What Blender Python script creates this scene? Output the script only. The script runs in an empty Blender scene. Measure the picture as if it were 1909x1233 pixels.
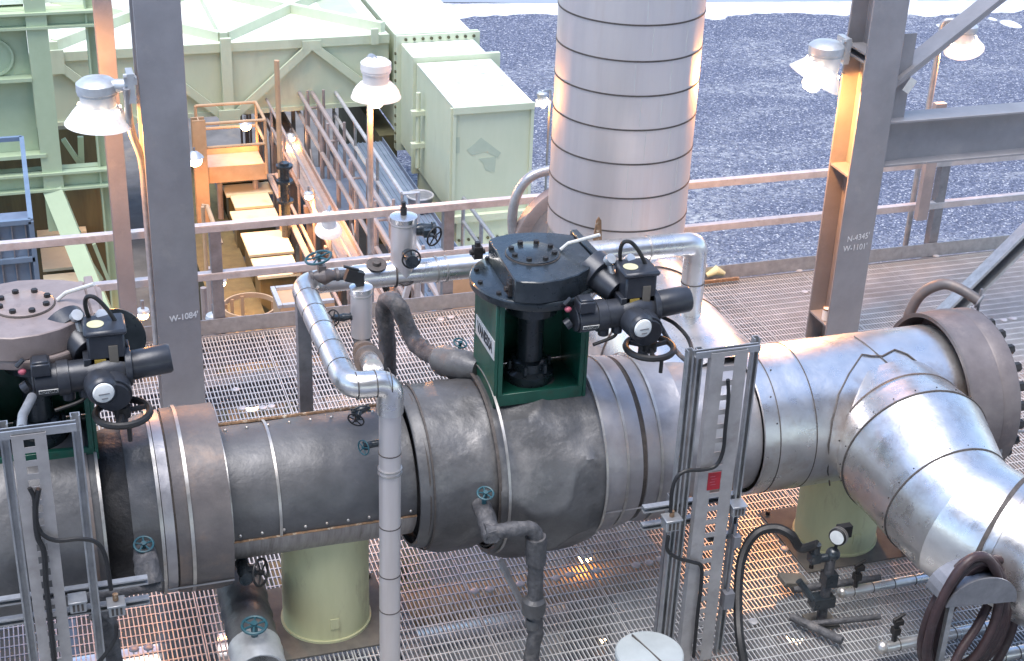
import bpy, math, random
from mathutils import Vector as V, Matrix, noise as mnoise
random.seed(7)
SC = bpy.context.scene
COL = SC.collection
PI = math.pi
R = math.radians

# ------------------------------------------------------------------ camera and surveying helpers
F = 2879.0; CX, CY = 954.5, 616.5; H = 6.6
def _n(v): return v.normalized()
_D = _n(V((-230, 5583, 2879)))
_X = V((9545, -1092, 2879)); _X = _n(_X - _D * _X.dot(_D))
_Y = _X.cross(_D)
EYE = V((0, 0, H))
def ray(px, py):
    c = V((px - CX, py - CY, F))
    return V((_X.dot(c), _Y.dot(c), -_D.dot(c)))
def WY(px, py, y):
    r = ray(px, py); return EYE + r * (y / r.y)
def WZ(px, py, z=0.0):
    r = ray(px, py); return EYE + r * ((z - H) / r.z)
def WX(px, py, x):
    r = ray(px, py); return EYE + r * (x / r.x)
def PXM(p): return (V(p) - EYE).length / F      # metres per photo pixel at a place

cam_d = bpy.data.cameras.new('camera'); cam = bpy.data.objects.new('camera', cam_d); COL.objects.link(cam)
cam_d.sensor_width = 36; cam_d.lens = F / 1909 * 36; cam_d.clip_end = 2000; cam_d.clip_start = 0.1
Rm = Matrix((_X, _Y, -_D))            # rows: world axes in camera space
cx, cyv, cz = Rm.col[0], Rm.col[1], Rm.col[2]
m3 = Matrix((cx, -cyv, -cz)).transposed()
cam.matrix_world = Matrix.Translation(EYE) @ m3.to_4x4()
SC.camera = cam

# ------------------------------------------------------------------ materials
def nodes_of(name):
    m = bpy.data.materials.new(name); m.use_nodes = True
    nt = m.node_tree; b = nt.nodes['Principled BSDF']
    return m, nt, b
def N(nt, t, **kw):
    n = nt.nodes.new(t)
    for k, v in kw.items():
        if k in n.inputs: n.inputs[k].default_value = v
        else: setattr(n, k, v)
    return n
def ramp(nt, stops):
    r = nt.nodes.new('ShaderNodeValToRGB'); e = r.color_ramp.elements
    while len(e) < len(stops): e.new(0.5)
    for i, (p, c) in enumerate(stops):
        e[i].position = p; e[i].color = (*c, 1) if len(c) == 3 else c
    return r
def pm(name, c1, c2=None, scale=6, rough=0.5, metal=0.0, bump=0.0, bscale=40, stretch=(1, 1, 1),
       dirt=None, dscale=3.0, damt=(0.55, 0.7), aniso=None, rvar=0.12, coat=0.0, detail=6, ridge=0):
    """two-tone procedural surface with optional blotches of dirt, roughness variation and bump"""
    m, nt, b = nodes_of(name); L = nt.links.new
    tc = N(nt, 'ShaderNodeTexCoord'); mp = N(nt, 'ShaderNodeMapping'); mp.inputs['Scale'].default_value = stretch
    L(tc.outputs['Object'], mp.inputs['Vector'])
    n1 = N(nt, 'ShaderNodeTexNoise', Scale=scale, Detail=detail, Roughness=0.62); L(mp.outputs[0], n1.inputs['Vector'])
    c2 = c2 or tuple(x * 0.75 for x in c1)
    r1 = ramp(nt, [(0.3, c2), (0.7, c1)]); L(n1.outputs['Fac'], r1.inputs[0])
    col = r1.outputs[0]
    if dirt:
        n2 = N(nt, 'ShaderNodeTexNoise', Scale=dscale, Detail=8, Roughness=0.7); L(mp.outputs[0], n2.inputs['Vector'])
        r2 = ramp(nt, [(damt[0], (0, 0, 0)), (damt[1], (1, 1, 1))]); L(n2.outputs['Fac'], r2.inputs[0])
        mx = N(nt, 'ShaderNodeMix', data_type='RGBA'); L(r2.outputs[0], mx.inputs['Factor'])
        L(col, mx.inputs['A']); mx.inputs['B'].default_value = (*dirt, 1); col = mx.outputs['Result']
    L(col, b.inputs['Base Color'])
    b.inputs['Metallic'].default_value = metal
    n3 = N(nt, 'ShaderNodeTexNoise', Scale=scale * 2.3, Detail=5); L(mp.outputs[0], n3.inputs['Vector'])
    mr = N(nt, 'ShaderNodeMapRange'); mr.inputs['To Min'].default_value = max(0.05, rough - rvar); mr.inputs['To Max'].default_value = rough + rvar
    L(n3.outputs['Fac'], mr.inputs['Value']); L(mr.outputs[0], b.inputs['Roughness'])
    if bump:
        n4 = N(nt, 'ShaderNodeTexNoise', Scale=bscale, Detail=6, Roughness=0.6); L(mp.outputs[0], n4.inputs['Vector'])
        bp = N(nt, 'ShaderNodeBump', Strength=1.0, Distance=bump); L(n4.outputs['Fac'], bp.inputs['Height']); L(bp.outputs[0], b.inputs['Normal'])
        if ridge:
            m2 = N(nt, 'ShaderNodeMapping'); m2.inputs['Rotation'].default_value = (.5, .7, .4); m2.inputs['Scale'].default_value = (1, 2.2, 1); L(tc.outputs['Object'], m2.inputs['Vector'])
            n5 = N(nt, 'ShaderNodeTexNoise', Scale=1.9, Detail=2.5, Roughness=.5, noise_type='RIDGED_MULTIFRACTAL'); L(m2.outputs[0], n5.inputs['Vector'])
            b2 = N(nt, 'ShaderNodeBump', Strength=1.0, Distance=ridge); L(n5.outputs['Fac'], b2.inputs['Height']); L(bp.outputs[0], b2.inputs['Normal']); L(b2.outputs[0], b.inputs['Normal'])
    if aniso:
        b.inputs['Anisotropic'].default_value = 0.45
        tg = N(nt, 'ShaderNodeTangent', direction_type='RADIAL', axis=aniso); L(tg.outputs[0], b.inputs['Tangent'])
    if coat: b.inputs['Coat Weight'].default_value = coat
    return m
def glow(name, col, strength):
    m, nt, b = nodes_of(name)
    b.inputs['Base Color'].default_value = (*col, 1); b.inputs['Emission Color'].default_value = (*col, 1); b.inputs['Emission Strength'].default_value = strength
    return m

M = {}
M['column'] = pm('painted grey column steel', (.31, .30, .315), (.235, .23, .24), 3, .5, .2, .0006, 90, dirt=(.36, .335, .33), dscale=2.2, damt=(.55, .74))
M['galv'] = pm('galvanised steel', (.48, .49, .50), (.33, .335, .35), 14, .42, .65, .0004, 120, dirt=(.28, .25, .22), dscale=4, damt=(.6, .8))
M['galvdull'] = pm('weathered galvanised steel', (.30, .30, .32), (.2, .2, .215), 10, .5, .5, .0005, 100, dirt=(.2, .17, .15), dscale=4, damt=(.58, .8))
M['rail'] = pm('galvanised rail steel', (.58, .57, .58), (.42, .41, .42), 9, .42, .35, .0004, 100, dirt=(.29, .26, .25), dscale=5, damt=(.55, .8))
M['grate'] = pm('galvanised grating', (.66, .655, .65), (.50, .495, .49), 5, .40, .4, 0, dirt=(.36, .34, .325), dscale=.8, damt=(.52, .8))
M['alu'] = pm('aluminium cladding', (.85, .84, .83), (.64, .625, .615), 3.2, .29, .90, .006, 3.5, dirt=(.42, .34, .29), dscale=1.5, damt=(.54, .76), rvar=.15, ridge=.004)
M['aluX'] = pm('aluminium cladding rolled along the run', (.86, .845, .835), (.66, .64, .63), 3.2, .31, .92, .006, 4, dirt=(.48, .36, .29), dscale=1.4, damt=(.52, .72), aniso='X', rvar=.15, ridge=.004)
M['aluZ'] = pm('brushed aluminium stack cladding', (.76, .71, .70), (.64, .60, .595), 6, .44, .62, .003, 3, stretch=(1, 1, .06), dirt=(.60, .53, .50), dscale=6, damt=(.5, .8), aniso='Z', rvar=.14)
M['seam'] = pm('dark seam sealant strip', (.10, .085, .078), (.05, .042, .038), 30, .7)
M['band'] = pm('stainless strap', (.58, .56, .54), (.40, .385, .365), 12, .4, .8, dirt=(.3, .22, .16), dscale=6, damt=(.55, .75))
M['lag'] = pm('dark grey coated lagging cloth', (.15, .149, .155), (.075, .076, .08), 2.6, .46, .3, .008, 7, dirt=(.25, .24, .235), dscale=1.6, damt=(.56, .78), rvar=.16, ridge=.012)
M['lagfold'] = pm('creased dark lagging cloth', (.15, .149, .154), (.065, .065, .068), 2.4, .44, .3, .010, 7, dirt=(.27, .26, .255), dscale=1.8, damt=(.55, .76), rvar=.16, ridge=.030)
M['lagwarm'] = pm('brownish grey lagging sheet', (.19, .165, .16), (.12, .11, .11), 5, .5, .35, .006, 8, dirt=(.24, .17, .13), dscale=2.5, damt=(.5, .7))
M['laggrey'] = pm('pale grey lagging sheet', (.44, .425, .44), (.31, .30, .315), 6, .42, .6, .004, 9, dirt=(.36, .31, .29), dscale=3, damt=(.55, .75))
M['rust'] = pm('rusty seam', (.30, .17, .09), (.12, .08, .05), 40, .8, dirt=(.6, .55, .45), dscale=30, damt=(.55, .7))
M['wrap'] = pm('dark wrapped insulation tape', (.12, .118, .125), (.05, .05, .055), 18, .6, .15, .01, 30, dirt=(.2, .18, .17), dscale=9, damt=(.55, .75))
M['flange'] = pm('dull brown flange cover', (.20, .175, .175), (.13, .112, .115), 5, .5, .3, .001, 50, dirt=(.25, .21, .20), dscale=3)
M['nut'] = pm('dark studs', (.05, .045, .045), (.02, .02, .02), 30, .5, .4)
M['stub'] = pm('pale yellow green support paint', (.60, .59, .37), (.50, .50, .30), 3, .55, 0, .0006, 60, dirt=(.30, .25, .16), dscale=4, damt=(.56, .8), stretch=(1.5, 1.5, .4))
M['plate'] = pm('grimy base plate', (.17, .15, .125), (.1, .09, .08), 8, .7)
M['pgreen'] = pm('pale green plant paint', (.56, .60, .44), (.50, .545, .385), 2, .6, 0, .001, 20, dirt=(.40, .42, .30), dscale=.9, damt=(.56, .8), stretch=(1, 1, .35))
M['pgreenLit'] = pm('green roof whitened for skylight', (.84, .86, .78), (.78, .81, .71), 1.5, .6, 0, 0, dirt=(.55, .55, .48), dscale=.8, damt=(.64, .8))  # pale green whitened to paint in skylight on roofs and ledges
M['ogreen'] = pm('olive green frame paint', (.43, .52, .34), (.37, .455, .29), 2, .6, 0, .001, 20, dirt=(.35, .39, .25), dscale=1.2, damt=(.58, .8))
M['patch'] = pm('darker weathered patch', (.43, .49, .37), (.38, .44, .33), 4, .7)
M['cream'] = pm('cream yellow roof sheet', (.62, .56, .38), (.54, .48, .32), 3, .6, 0, 0, dirt=(.4, .34, .2), dscale=1.5)
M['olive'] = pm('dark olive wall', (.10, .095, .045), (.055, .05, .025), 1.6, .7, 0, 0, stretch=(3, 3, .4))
M['brown'] = pm('brown cable tray steel', (.40, .33, .31), (.30, .25, .235), 4, .55, .25, 0, dirt=(.22, .17, .15), dscale=2)
M['orange'] = pm('buff steel with lamp-orange tint', (.55, .36, .22), (.44, .28, .16), 4, .6, .1)  # buff paint with the orange lamp glow put into the base colour
M['blue'] = pm('blue grey deck steel', (.22, .27, .36), (.15, .19, .26), 3, .55, .3)
M['bluemesh'] = pm('blue grey guard panel', (.20, .27, .36), (.15, .21, .29), 3, .5, .3)
M['vblack'] = pm('blue black valve paint', (.026, .034, .042), (.014, .02, .025), 10, .30, .1, .0015, 35, dirt=(.05, .06, .07), dscale=6, damt=(.5, .75), coat=.3)
M['vpink'] = pm('pink flange and lamp-tinted valve paint', (.31, .25, .235), (.21, .17, .16), 6, .42, .1, .0015, 35, dirt=(.12, .1, .1), dscale=4)  # on the left valve this pink is lamp glow put into the colour
M['vgreen'] = pm('deep green valve paint', (.008, .095, .06), (.005, .05, .034), 5, .4, 0, .0008, 60, dirt=(.02, .04, .028), dscale=5, coat=.2)
M['adark'] = pm('charcoal actuator paint', (.045, .05, .062), (.025, .028, .036), 8, .35, .15, .0006, 60, dirt=(.1, .1, .11), dscale=7, damt=(.58, .8))
M['dial'] = pm('milky dial glass', (.75, .77, .76), (.6, .62, .62), 18, .2, coat=.6)
M['black'] = pm('black rubber', (.016, .016, .018), (.01, .01, .011), 20, .5)
M['white'] = pm('white enamel', (.80, .79, .77), (.72, .7, .68), 8, .45, dirt=(.5, .42, .35), dscale=6, damt=(.62, .8))
M['whiteplate'] = pm('white label plate', (.62, .62, .60), (.5, .5, .48), 20, .5)
M['ink'] = pm('dark lettering', (.03, .035, .04), (.02, .02, .03), 20, .6)
M['chalk'] = pm('white paint-marker writing', (.75, .75, .76), (.6, .6, .62), 60, .8)
M['yellow'] = pm('yellow label', (.48, .34, .08), (.36, .25, .05), 20, .5)
M['paleyellow'] = pm('pale yellow sticker', (.60, .57, .36), (.5, .47, .28), 20, .5)
M['pink'] = pm('faded red plug', (.48, .12, .16), (.36, .08, .12), 20, .5)
M['red'] = pm('red tag', (.42, .02, .035), (.3, .012, .02), 12, .45)
M['teal'] = pm('teal handwheel paint', (.022, .10, .13), (.012, .06, .08), 20, .45, dirt=(.05, .055, .06), dscale=20, damt=(.5, .7))
M['hose'] = pm('dark maroon rubber hose', (.060, .032, .033), (.03, .018, .02), 12, .5, 0, .001, 60, dirt=(.09, .07, .07), dscale=8, damt=(.55, .8))
M['cap'] = pm('worn cast aluminium', (.60, .62, .64), (.45, .47, .49), 12, .45, .6)
M['lagshade'] = pm('shade-dark recessed lagging', (.04, .038, .04), (.015, .015, .016), 5, .55, .1, .02, 6)  # near-black tone paints in the shade of the recess beside the ring
M['tray'] = pm('pale galvanised tray sheet', (.45, .43, .43), (.33, .315, .315), 8, .5, .4, .0004, 100, dirt=(.27, .24, .23), dscale=5, damt=(.55, .8))
M['under'] = pm('streaked grey under jacket', (.40, .375, .37), (.25, .23, .225), 9, .5, .45, .003, 12, stretch=(5, 1, .25), dirt=(.14, .12, .11), dscale=4, damt=(.55, .75))
M['darkconc'] = pm('dark yard floor', (.05, .05, .048), (.022, .022, .021), 1.2, .8, 0, 0, dirt=(.10, .08, .06), dscale=.9)  # darker floor colour for the near part of the yard
M['gravel'] = None
M['drum'] = pm('dull galvanised drum lid', (.52, .56, .56), (.42, .46, .46), 5, .5, .4, .001, 10)
M['concrete'] = pm('oily concrete', (.17, .16, .155), (.09, .085, .08), 1.5, .8, 0, 0, dirt=(.22, .18, .14), dscale=.7)
M['shade'] = None
M['bulb'] = glow('sodium bulb', (1.0, .62, .28), 14)
M['glass'] = glow('lit refractor glass', (1.0, .80, .55), 9)

def shade_mat(name, tr):
    m, nt, b = nodes_of(name); L = nt.links.new
    b.inputs['Base Color'].default_value = (.82, .80, .77, 1); b.inputs['Roughness'].default_value = .4
    t = N(nt, 'ShaderNodeBsdfTranslucent'); t.inputs['Color'].default_value = (1, .90, .78, 1)
    n = N(nt, 'ShaderNodeTexNoise', Scale=9.0, Detail=5); r = ramp(nt, [(.35, (.86, .85, .83)), (.62, (.8, .78, .75)), (.8, (.55, .45, .36))])
    tc = N(nt, 'ShaderNodeTexCoord'); L(tc.outputs['Object'], n.inputs['Vector']); L(n.outputs['Fac'], r.inputs[0]); L(r.outputs[0], b.inputs['Base Color'])
    mx = N(nt, 'ShaderNodeMixShader'); mx.inputs[0].default_value = tr
    L(b.outputs[0], mx.inputs[1]); L(t.outputs[0], mx.inputs[2])
    L(mx.outputs[0], nt.nodes['Material Output'].inputs['Surface'])
    return m
M['shade'] = shade_mat('white reflector shade', .035)
M['shadeglow'] = shade_mat('white glowing reflector shade', .14)

def gravel_mat():
    m, nt, b = nodes_of('dark gravel yard'); L = nt.links.new
    tc = N(nt, 'ShaderNodeTexCoord')
    vo = N(nt, 'ShaderNodeTexVoronoi', Scale=24.0); L(tc.outputs['Object'], vo.inputs['Vector'])
    r0 = ramp(nt, [(0, (.052, .060, .095)), (.45, (.095, .110, .170)), (.8, (.17, .188, .26)), (.95, (.30, .31, .36)), (1, (.60, .60, .63))])
    sp = N(nt, 'ShaderNodeSeparateColor'); L(vo.outputs['Color'], sp.inputs[0]); L(sp.outputs[0], r0.inputs[0])
    big = N(nt, 'ShaderNodeTexNoise', Scale=.22, Detail=9, Roughness=.68, Distortion=.4); mp = N(nt, 'ShaderNodeMapping'); mp.inputs['Scale'].default_value = (.7, 1.5, 1)
    L(tc.outputs['Object'], mp.inputs[0]); L(mp.outputs[0], big.inputs['Vector'])
    rb = ramp(nt, [(.47, (0, 0, 0)), (.64, (1, 1, 1))]); L(big.outputs['Fac'], rb.inputs[0])
    fine = N(nt, 'ShaderNodeTexNoise', Scale=5.0, Detail=6, Roughness=.7); L(tc.outputs['Object'], fine.inputs['Vector'])
    rf = ramp(nt, [(.44, (0, 0, 0)), (.62, (1, 1, 1))]); L(fine.outputs['Fac'], rf.inputs[0])
    mu = N(nt, 'ShaderNodeMath', operation='MULTIPLY'); L(rb.outputs[0], mu.inputs[0]); L(rf.outputs[0], mu.inputs[1])
    mx = N(nt, 'ShaderNodeMix', data_type='RGBA'); L(mu.outputs[0], mx.inputs['Factor']); L(r0.outputs[0], mx.inputs['A']); mx.inputs['B'].default_value = (.42, .43, .45, 1)
    L(mx.outputs['Result'], b.inputs['Base Color']); b.inputs['Roughness'].default_value = .85
    bp = N(nt, 'ShaderNodeBump', Strength=.8, Distance=.06); L(vo.outputs['Distance'], bp.inputs['Height']); L(bp.outputs[0], b.inputs['Normal'])
    return m
M['gravel'] = gravel_mat()
M['road'] = pm('pale dusty road', (.27, .30, .35), (.22, .25, .295), 1.2, .8, 0, 0, stretch=(.3, 1, 1))
M['snow'] = pm('white crushed verge', (.72, .72, .74), (.50, .51, .54), 1.4, .8, 0, .08, 3, dirt=(.30, .31, .36), dscale=.8, damt=(.55, .68))

# ------------------------------------------------------------------ mesh builder
def frame(ax, up=None):
    ax = _n(V(ax)); up = V(up) if up else (V((0, 0, 1)) if abs(ax.z) < .95 else V((0, 1, 0)))
    u = up.cross(ax)
    u = _n(u); v = ax.cross(u)
    return u, v, ax
class MB:
    def __init__(s): s.v = []; s.f = []; s.g = []
    def add(s, vs, fs):
        o = len(s.v); s.g.append((o, len(vs), len(s.f), len(fs))); s.v += [V(a) for a in vs]; s.f += [tuple(i + o for i in f) for f in fs]; return s
    def box(s, c, d, rot=None):
        c = V(c); vs = []
        for x in (-.5, .5):
            for y in (-.5, .5):
                for z in (-.5, .5):
                    p = V((x * d[0], y * d[1], z * d[2]))
                    vs.append(c + (rot @ p if rot else p))
        return s.add(vs, [(0, 1, 3, 2), (4, 6, 7, 5), (0, 4, 5, 1), (2, 3, 7, 6), (0, 2, 6, 4), (1, 5, 7, 3)])
    def bx(s, x0, x1, y0, y1, z0, z1): return s.box(((x0 + x1) / 2, (y0 + y1) / 2, (z0 + z1) / 2), (x1 - x0, y1 - y0, z1 - z0))
    def prism(s, poly, o, u, v, w):
        """polygon in (u,v) at o extruded by vector w"""
        o, u, v, w = V(o), V(u), V(v), V(w); n = len(poly)
        a = [o + u * p[0] + v * p[1] for p in poly]; b = [p + w for p in a]
        fs = [tuple(range(n))[::-1], tuple(range(n, 2 * n))] + [(i, (i + 1) % n, n + (i + 1) % n, n + i) for i in range(n)]
        return s.add(a + b, fs)
    def beam(s, p0, p1, w, h, up=None):
        p0, p1 = V(p0), V(p1); u, v, a = frame(p1 - p0, up)
        return s.prism([(-w / 2, -h / 2), (w / 2, -h / 2), (w / 2, h / 2), (-w / 2, h / 2)], p0, u, v, p1 - p0)
    def ibeam(s, p0, p1, w, h, tf, tw, up=None):
        p0, p1 = V(p0), V(p1); u, v, a = frame(p1 - p0, up); a2, b2, c2 = w / 2, h / 2, tw / 2
        P = [(-a2, -b2), (a2, -b2), (a2, -b2 + tf), (c2, -b2 + tf), (c2, b2 - tf), (a2, b2 - tf), (a2, b2), (-a2, b2), (-a2, b2 - tf), (-c2, b2 - tf), (-c2, -b2 + tf), (-a2, -b2 + tf)]
        return s.prism(P, p0, u, v, p1 - p0)
    def channel(s, p0, p1, w, h, t, up=None):
        p0, p1 = V(p0), V(p1); u, v, a = frame(p1 - p0, up); a2, b2 = w / 2, h / 2
        P = [(-a2, -b2), (a2, -b2), (a2, b2), (a2 - t * 2, b2), (a2 - t * 2, b2 - t), (a2 - t, b2 - t), (a2 - t, -b2 + t), (-a2 + t, -b2 + t), (-a2 + t, b2 - t), (-a2 + 2 * t, b2 - t), (-a2 + 2 * t, b2), (-a2, b2)]
        return s.prism(P, p0, u, v, p1 - p0)
    def tube(s, pts, r, seg=14, cap=True, wob=0):
        pts = [V(p) for p in pts]
        if wob and not isinstance(r, (list, tuple)):
            q = [pts[0]]
            for i in range(1, len(pts)):
                k = max(1, int((pts[i] - pts[i - 1]).length / .035)); q += [pts[i - 1].lerp(pts[i], (j + 1) / k) for j in range(k)]
            pts = q
        elif wob:
            q = [pts[0]]; rr_ = [r[0]]
            for i in range(1, len(pts)):
                k = max(1, int((pts[i] - pts[i - 1]).length / .035)); q += [pts[i - 1].lerp(pts[i], (j + 1) / k) for j in range(k)]; rr_ += [r[i - 1] + (r[i] - r[i - 1]) * (j + 1) / k for j in range(k)]
            pts, r = q, rr_
        n = len(pts); rs = r if isinstance(r, (list, tuple)) else [r] * n
        t0 = _n(pts[1] - pts[0]); u, v, _ = frame(t0); vs = []; fs = []
        for i, p in enumerate(pts):
            t = _n(pts[min(i + 1, n - 1)] - pts[max(i - 1, 0)])
            u = _n(u - t * u.dot(t)); v = t.cross(u)
            for k in range(seg):
                a = 2 * PI * k / seg; d = u * math.cos(a) + v * math.sin(a); rr = rs[i]
                if wob: rr *= 1 + wob * (mnoise.noise((p + d * .06) * 16) + .5 * mnoise.noise((p + d * .05) * 41))
                vs.append(p + d * rr)
        for i in range(n - 1):
            for k in range(seg):
                k2 = (k + 1) % seg; fs.append((i * seg + k, i * seg + k2, (i + 1) * seg + k2, (i + 1) * seg + k))
        if cap: fs += [tuple(range(seg))[::-1], tuple(range((n - 1) * seg, n * seg))]
        return s.add(vs, fs)
    def cyl(s, p0, p1, r, seg=20, r1=None): return s.tube([p0, p1], [r, r if r1 is None else r1], seg)
    def lathe(s, prof, o, ax=(0, 0, 1), seg=32, fn=None):
        o = V(o); u, v, a = frame(ax); n = len(prof); vs = []; fs = []
        for (r, z) in prof:
            for k in range(seg):
                t = 2 * PI * k / seg; d = u * math.cos(t) + v * math.sin(t)
                rr = r if fn is None else fn(r, z, t, d)
                vs.append(o + a * z + d * rr)
        for i in range(n - 1):
            for k in range(seg):
                k2 = (k + 1) % seg; fs.append((i * seg + k, i * seg + k2, (i + 1) * seg + k2, (i + 1) * seg + k))
        if prof[0][0] > 1e-4: fs.append(tuple(range(seg))[::-1])
        if prof[-1][0] > 1e-4: fs.append(tuple(range((n - 1) * seg, n * seg)))
        return s.add(vs, fs)
    def ring(s, o, ax, r, w, t=.004, seg=64, fn=None):
        """closed strap: inner radius r, width w along the axis, thickness t"""
        P = [(r - t, -w / 2), (r + t, -w / 2), (r + t, w / 2), (r - t, w / 2)]
        o = V(o); u, v, a = frame(ax); vs = []; fs = []
        for (rr, z) in P:
            for k in range(seg):
                th = 2 * PI * k / seg; d = u * math.cos(th) + v * math.sin(th); vs.append(o + a * z + d * (rr if fn is None else fn(rr, z, th, d)))
        for i in range(4):
            j = (i + 1) % 4
            for k in range(seg):
                k2 = (k + 1) % seg; fs.append((i * seg + k, i * seg + k2, j * seg + k2, j * seg + k))
        return s.add(vs, fs)
    def torus(s, c, ax, R0, r, seg=36, rs=10, arc=(0, 2 * PI)):
        c = V(c); u, v, a = frame(ax); full = arc[1] - arc[0] > 6.28
        n = seg if full else seg + 1
        pts = [c + (u * math.cos(arc[0] + (arc[1] - arc[0]) * i / seg) + v * math.sin(arc[0] + (arc[1] - arc[0]) * i / seg)) * R0 for i in range(n)]
        if not full: return s.tube(pts, r, rs)
        vs = []; fs = []
        for i in range(n):
            d = _n(pts[i] - c)
            for k in range(rs):
                t = 2 * PI * k / rs; vs.append(pts[i] + d * r * math.cos(t) + a * r * math.sin(t))
        for i in range(n):
            for k in range(rs):
                i2, k2 = (i + 1) % n, (k + 1) % rs; fs.append((i * rs + k, i2 * rs + k, i2 * rs + k2, i * rs + k2))
        return s.add(vs, fs)
    def ball(s, c, r, sc=(1, 1, 1), seg=16, ring=10):
        vs = []; fs = []; c = V(c)
        for i in range(ring + 1):
            p = PI * i / ring
            for k in range(seg):
                t = 2 * PI * k / seg; vs.append(c + V((math.sin(p) * math.cos(t) * r * sc[0], math.sin(p) * math.sin(t) * r * sc[1], math.cos(p) * r * sc[2])))
        for i in range(ring):
            for k in range(seg): k2 = (k + 1) % seg; fs.append((i * seg + k, (i + 1) * seg + k, (i + 1) * seg + k2, i * seg + k2))
        return s.add(vs, fs)
    def bolts(s, c, ax, Rb, n, r=.014, h=.02, ph=0):
        u, v, a = frame(ax); c = V(c)
        for i in range(n):
            t = ph + 2 * PI * i / n; p = c + (u * math.cos(t) + v * math.sin(t)) * Rb
            s.cyl(p, p + a * h, r, 6)
        return s
    def build_each(s, name, mat, parent=None, per=1, **kw):
        for i in range(0, len(s.g), per):
            m = MB()
            for (v0, nv, f0, nf) in s.g[i:i + per]: m.add(s.v[v0:v0 + nv], [tuple(j - v0 for j in f) for f in s.f[f0:f0 + nf]])
            m.build(name, mat, parent, **kw)
    def build(s, name, mat, parent=None, bev=0, smooth=True, ang=38):
        me = bpy.data.meshes.new(name); off = root_loc(parent)
        me.from_pydata([tuple(p - off) for p in s.v], [], s.f); me.validate(); me.update()
        import bmesh
        b = bmesh.new(); b.from_mesh(me); bmesh.ops.recalc_face_normals(b, faces=b.faces); b.to_mesh(me); b.free()
        if smooth:
            me.polygons.foreach_set('use_smooth', [True] * len(me.polygons)); me.set_sharp_from_angle(angle=R(ang))
        me.materials.append(M[mat] if isinstance(mat, str) else mat)
        o = bpy.data.objects.new(name, me); COL.objects.link(o)
        if parent: o.parent = parent
        if bev:
            md = o.modifiers.new('edges', 'BEVEL'); md.width = bev; md.segments = 1; md.limit_method = 'ANGLE'; md.angle_limit = R(50)
        return o
def root_loc(p):
    if p is None: return V((0, 0, 0))
    while p.parent: p = p.parent
    return p.location.copy()
def thing(name, label, cat, loc=(0, 0, 0), group=None):
    o = bpy.data.objects.new(name, None); COL.objects.link(o); o.location = loc; o.empty_display_size = .1
    return tag(o, label, cat, group)
def tag(o, label, cat, group=None):
    o['label'] = label; o['category'] = cat
    if group: o['group'] = group
    return o
def struct(o): o['kind'] = 'structure'; return o
def copy_tree(o, parent=None):
    c = o.copy(); COL.objects.link(c)
    if parent: c.parent = parent
    for ch in list(o.children): copy_tree(ch, c)
    return c
def fillet(pts, rad, n=6):
    pts = [V(p) for p in pts]; out = [pts[0]]
    for i in range(1, len(pts) - 1):
        a, b, c = pts[i - 1], pts[i], pts[i + 1]; d1, d2 = _n(a - b), _n(c - b)
        ang = d1.angle(d2)
        if ang > 3.1: out.append(b); continue
        l = min(rad / math.tan(ang / 2), (a - b).length * .49, (c - b).length * .49)
        s0, s1 = b + d1 * l, b + d2 * l
        for k in range(n + 1):
            t = k / n; out.append(s0 * (1 - t) ** 2 + b * 2 * t * (1 - t) + s1 * t * t)
    return out + [pts[-1]]
def spline(pts, n=6):
    pts = [V(p) for p in pts]; P = [pts[0] * 2 - pts[1]] + pts + [pts[-1] * 2 - pts[-2]]; out = []
    for i in range(1, len(P) - 2):
        for k in range(n):
            t = k / n; a, b, c, d = P[i - 1], P[i], P[i + 1], P[i + 2]
            out.append(.5 * ((2 * b) + (c - a) * t + (2 * a - 5 * b + 4 * c - d) * t * t + (3 * b - a - 3 * c + d) * t ** 3))
    return out + [pts[-1]]
def text(name, body, size, o, xd, yd, mat, parent, squeeze=1.0, bold=.0, depth=.001):
    cu = bpy.data.curves.new(name, 'FONT'); cu.body = body; cu.size = size; cu.extrude = depth; cu.offset = bold
    cu.align_x = 'CENTER'; cu.align_y = 'CENTER'
    ob = bpy.data.objects.new(name, cu); COL.objects.link(ob)
    dg = bpy.context.evaluated_depsgraph_get(); me = bpy.data.meshes.new_from_object(ob.evaluated_get(dg))
    bpy.data.objects.remove(ob); bpy.data.curves.remove(cu)
    xd, yd = _n(V(xd)), _n(V(yd)); zd = xd.cross(yd)
    off = root_loc(parent); o = V(o)
    for v in me.vertices: v.co = o + xd * v.co.x * squeeze + yd * v.co.y + zd * v.co.z - off
    me.materials.clear(); me.materials.append(M[mat])
    r = bpy.data.objects.new(name, me); COL.objects.link(r); r.parent = parent
    return r
def handwheel(mb, c, ax, r, t, spokes=5, hub=None):
    mb.torus(c, ax, r, t, 28, 8); u, v, a = frame(ax); c = V(c)
    for i in range(spokes):
        an = 2 * PI * i / spokes + .3; mb.tube([c + a * t * .3, c + (u * math.cos(an) + v * math.sin(an)) * r], t * .75, 6)
    mb.cyl(c - a * t, c + a * t * 2.2, hub or t * 2.2, 10)
    return mb
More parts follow.
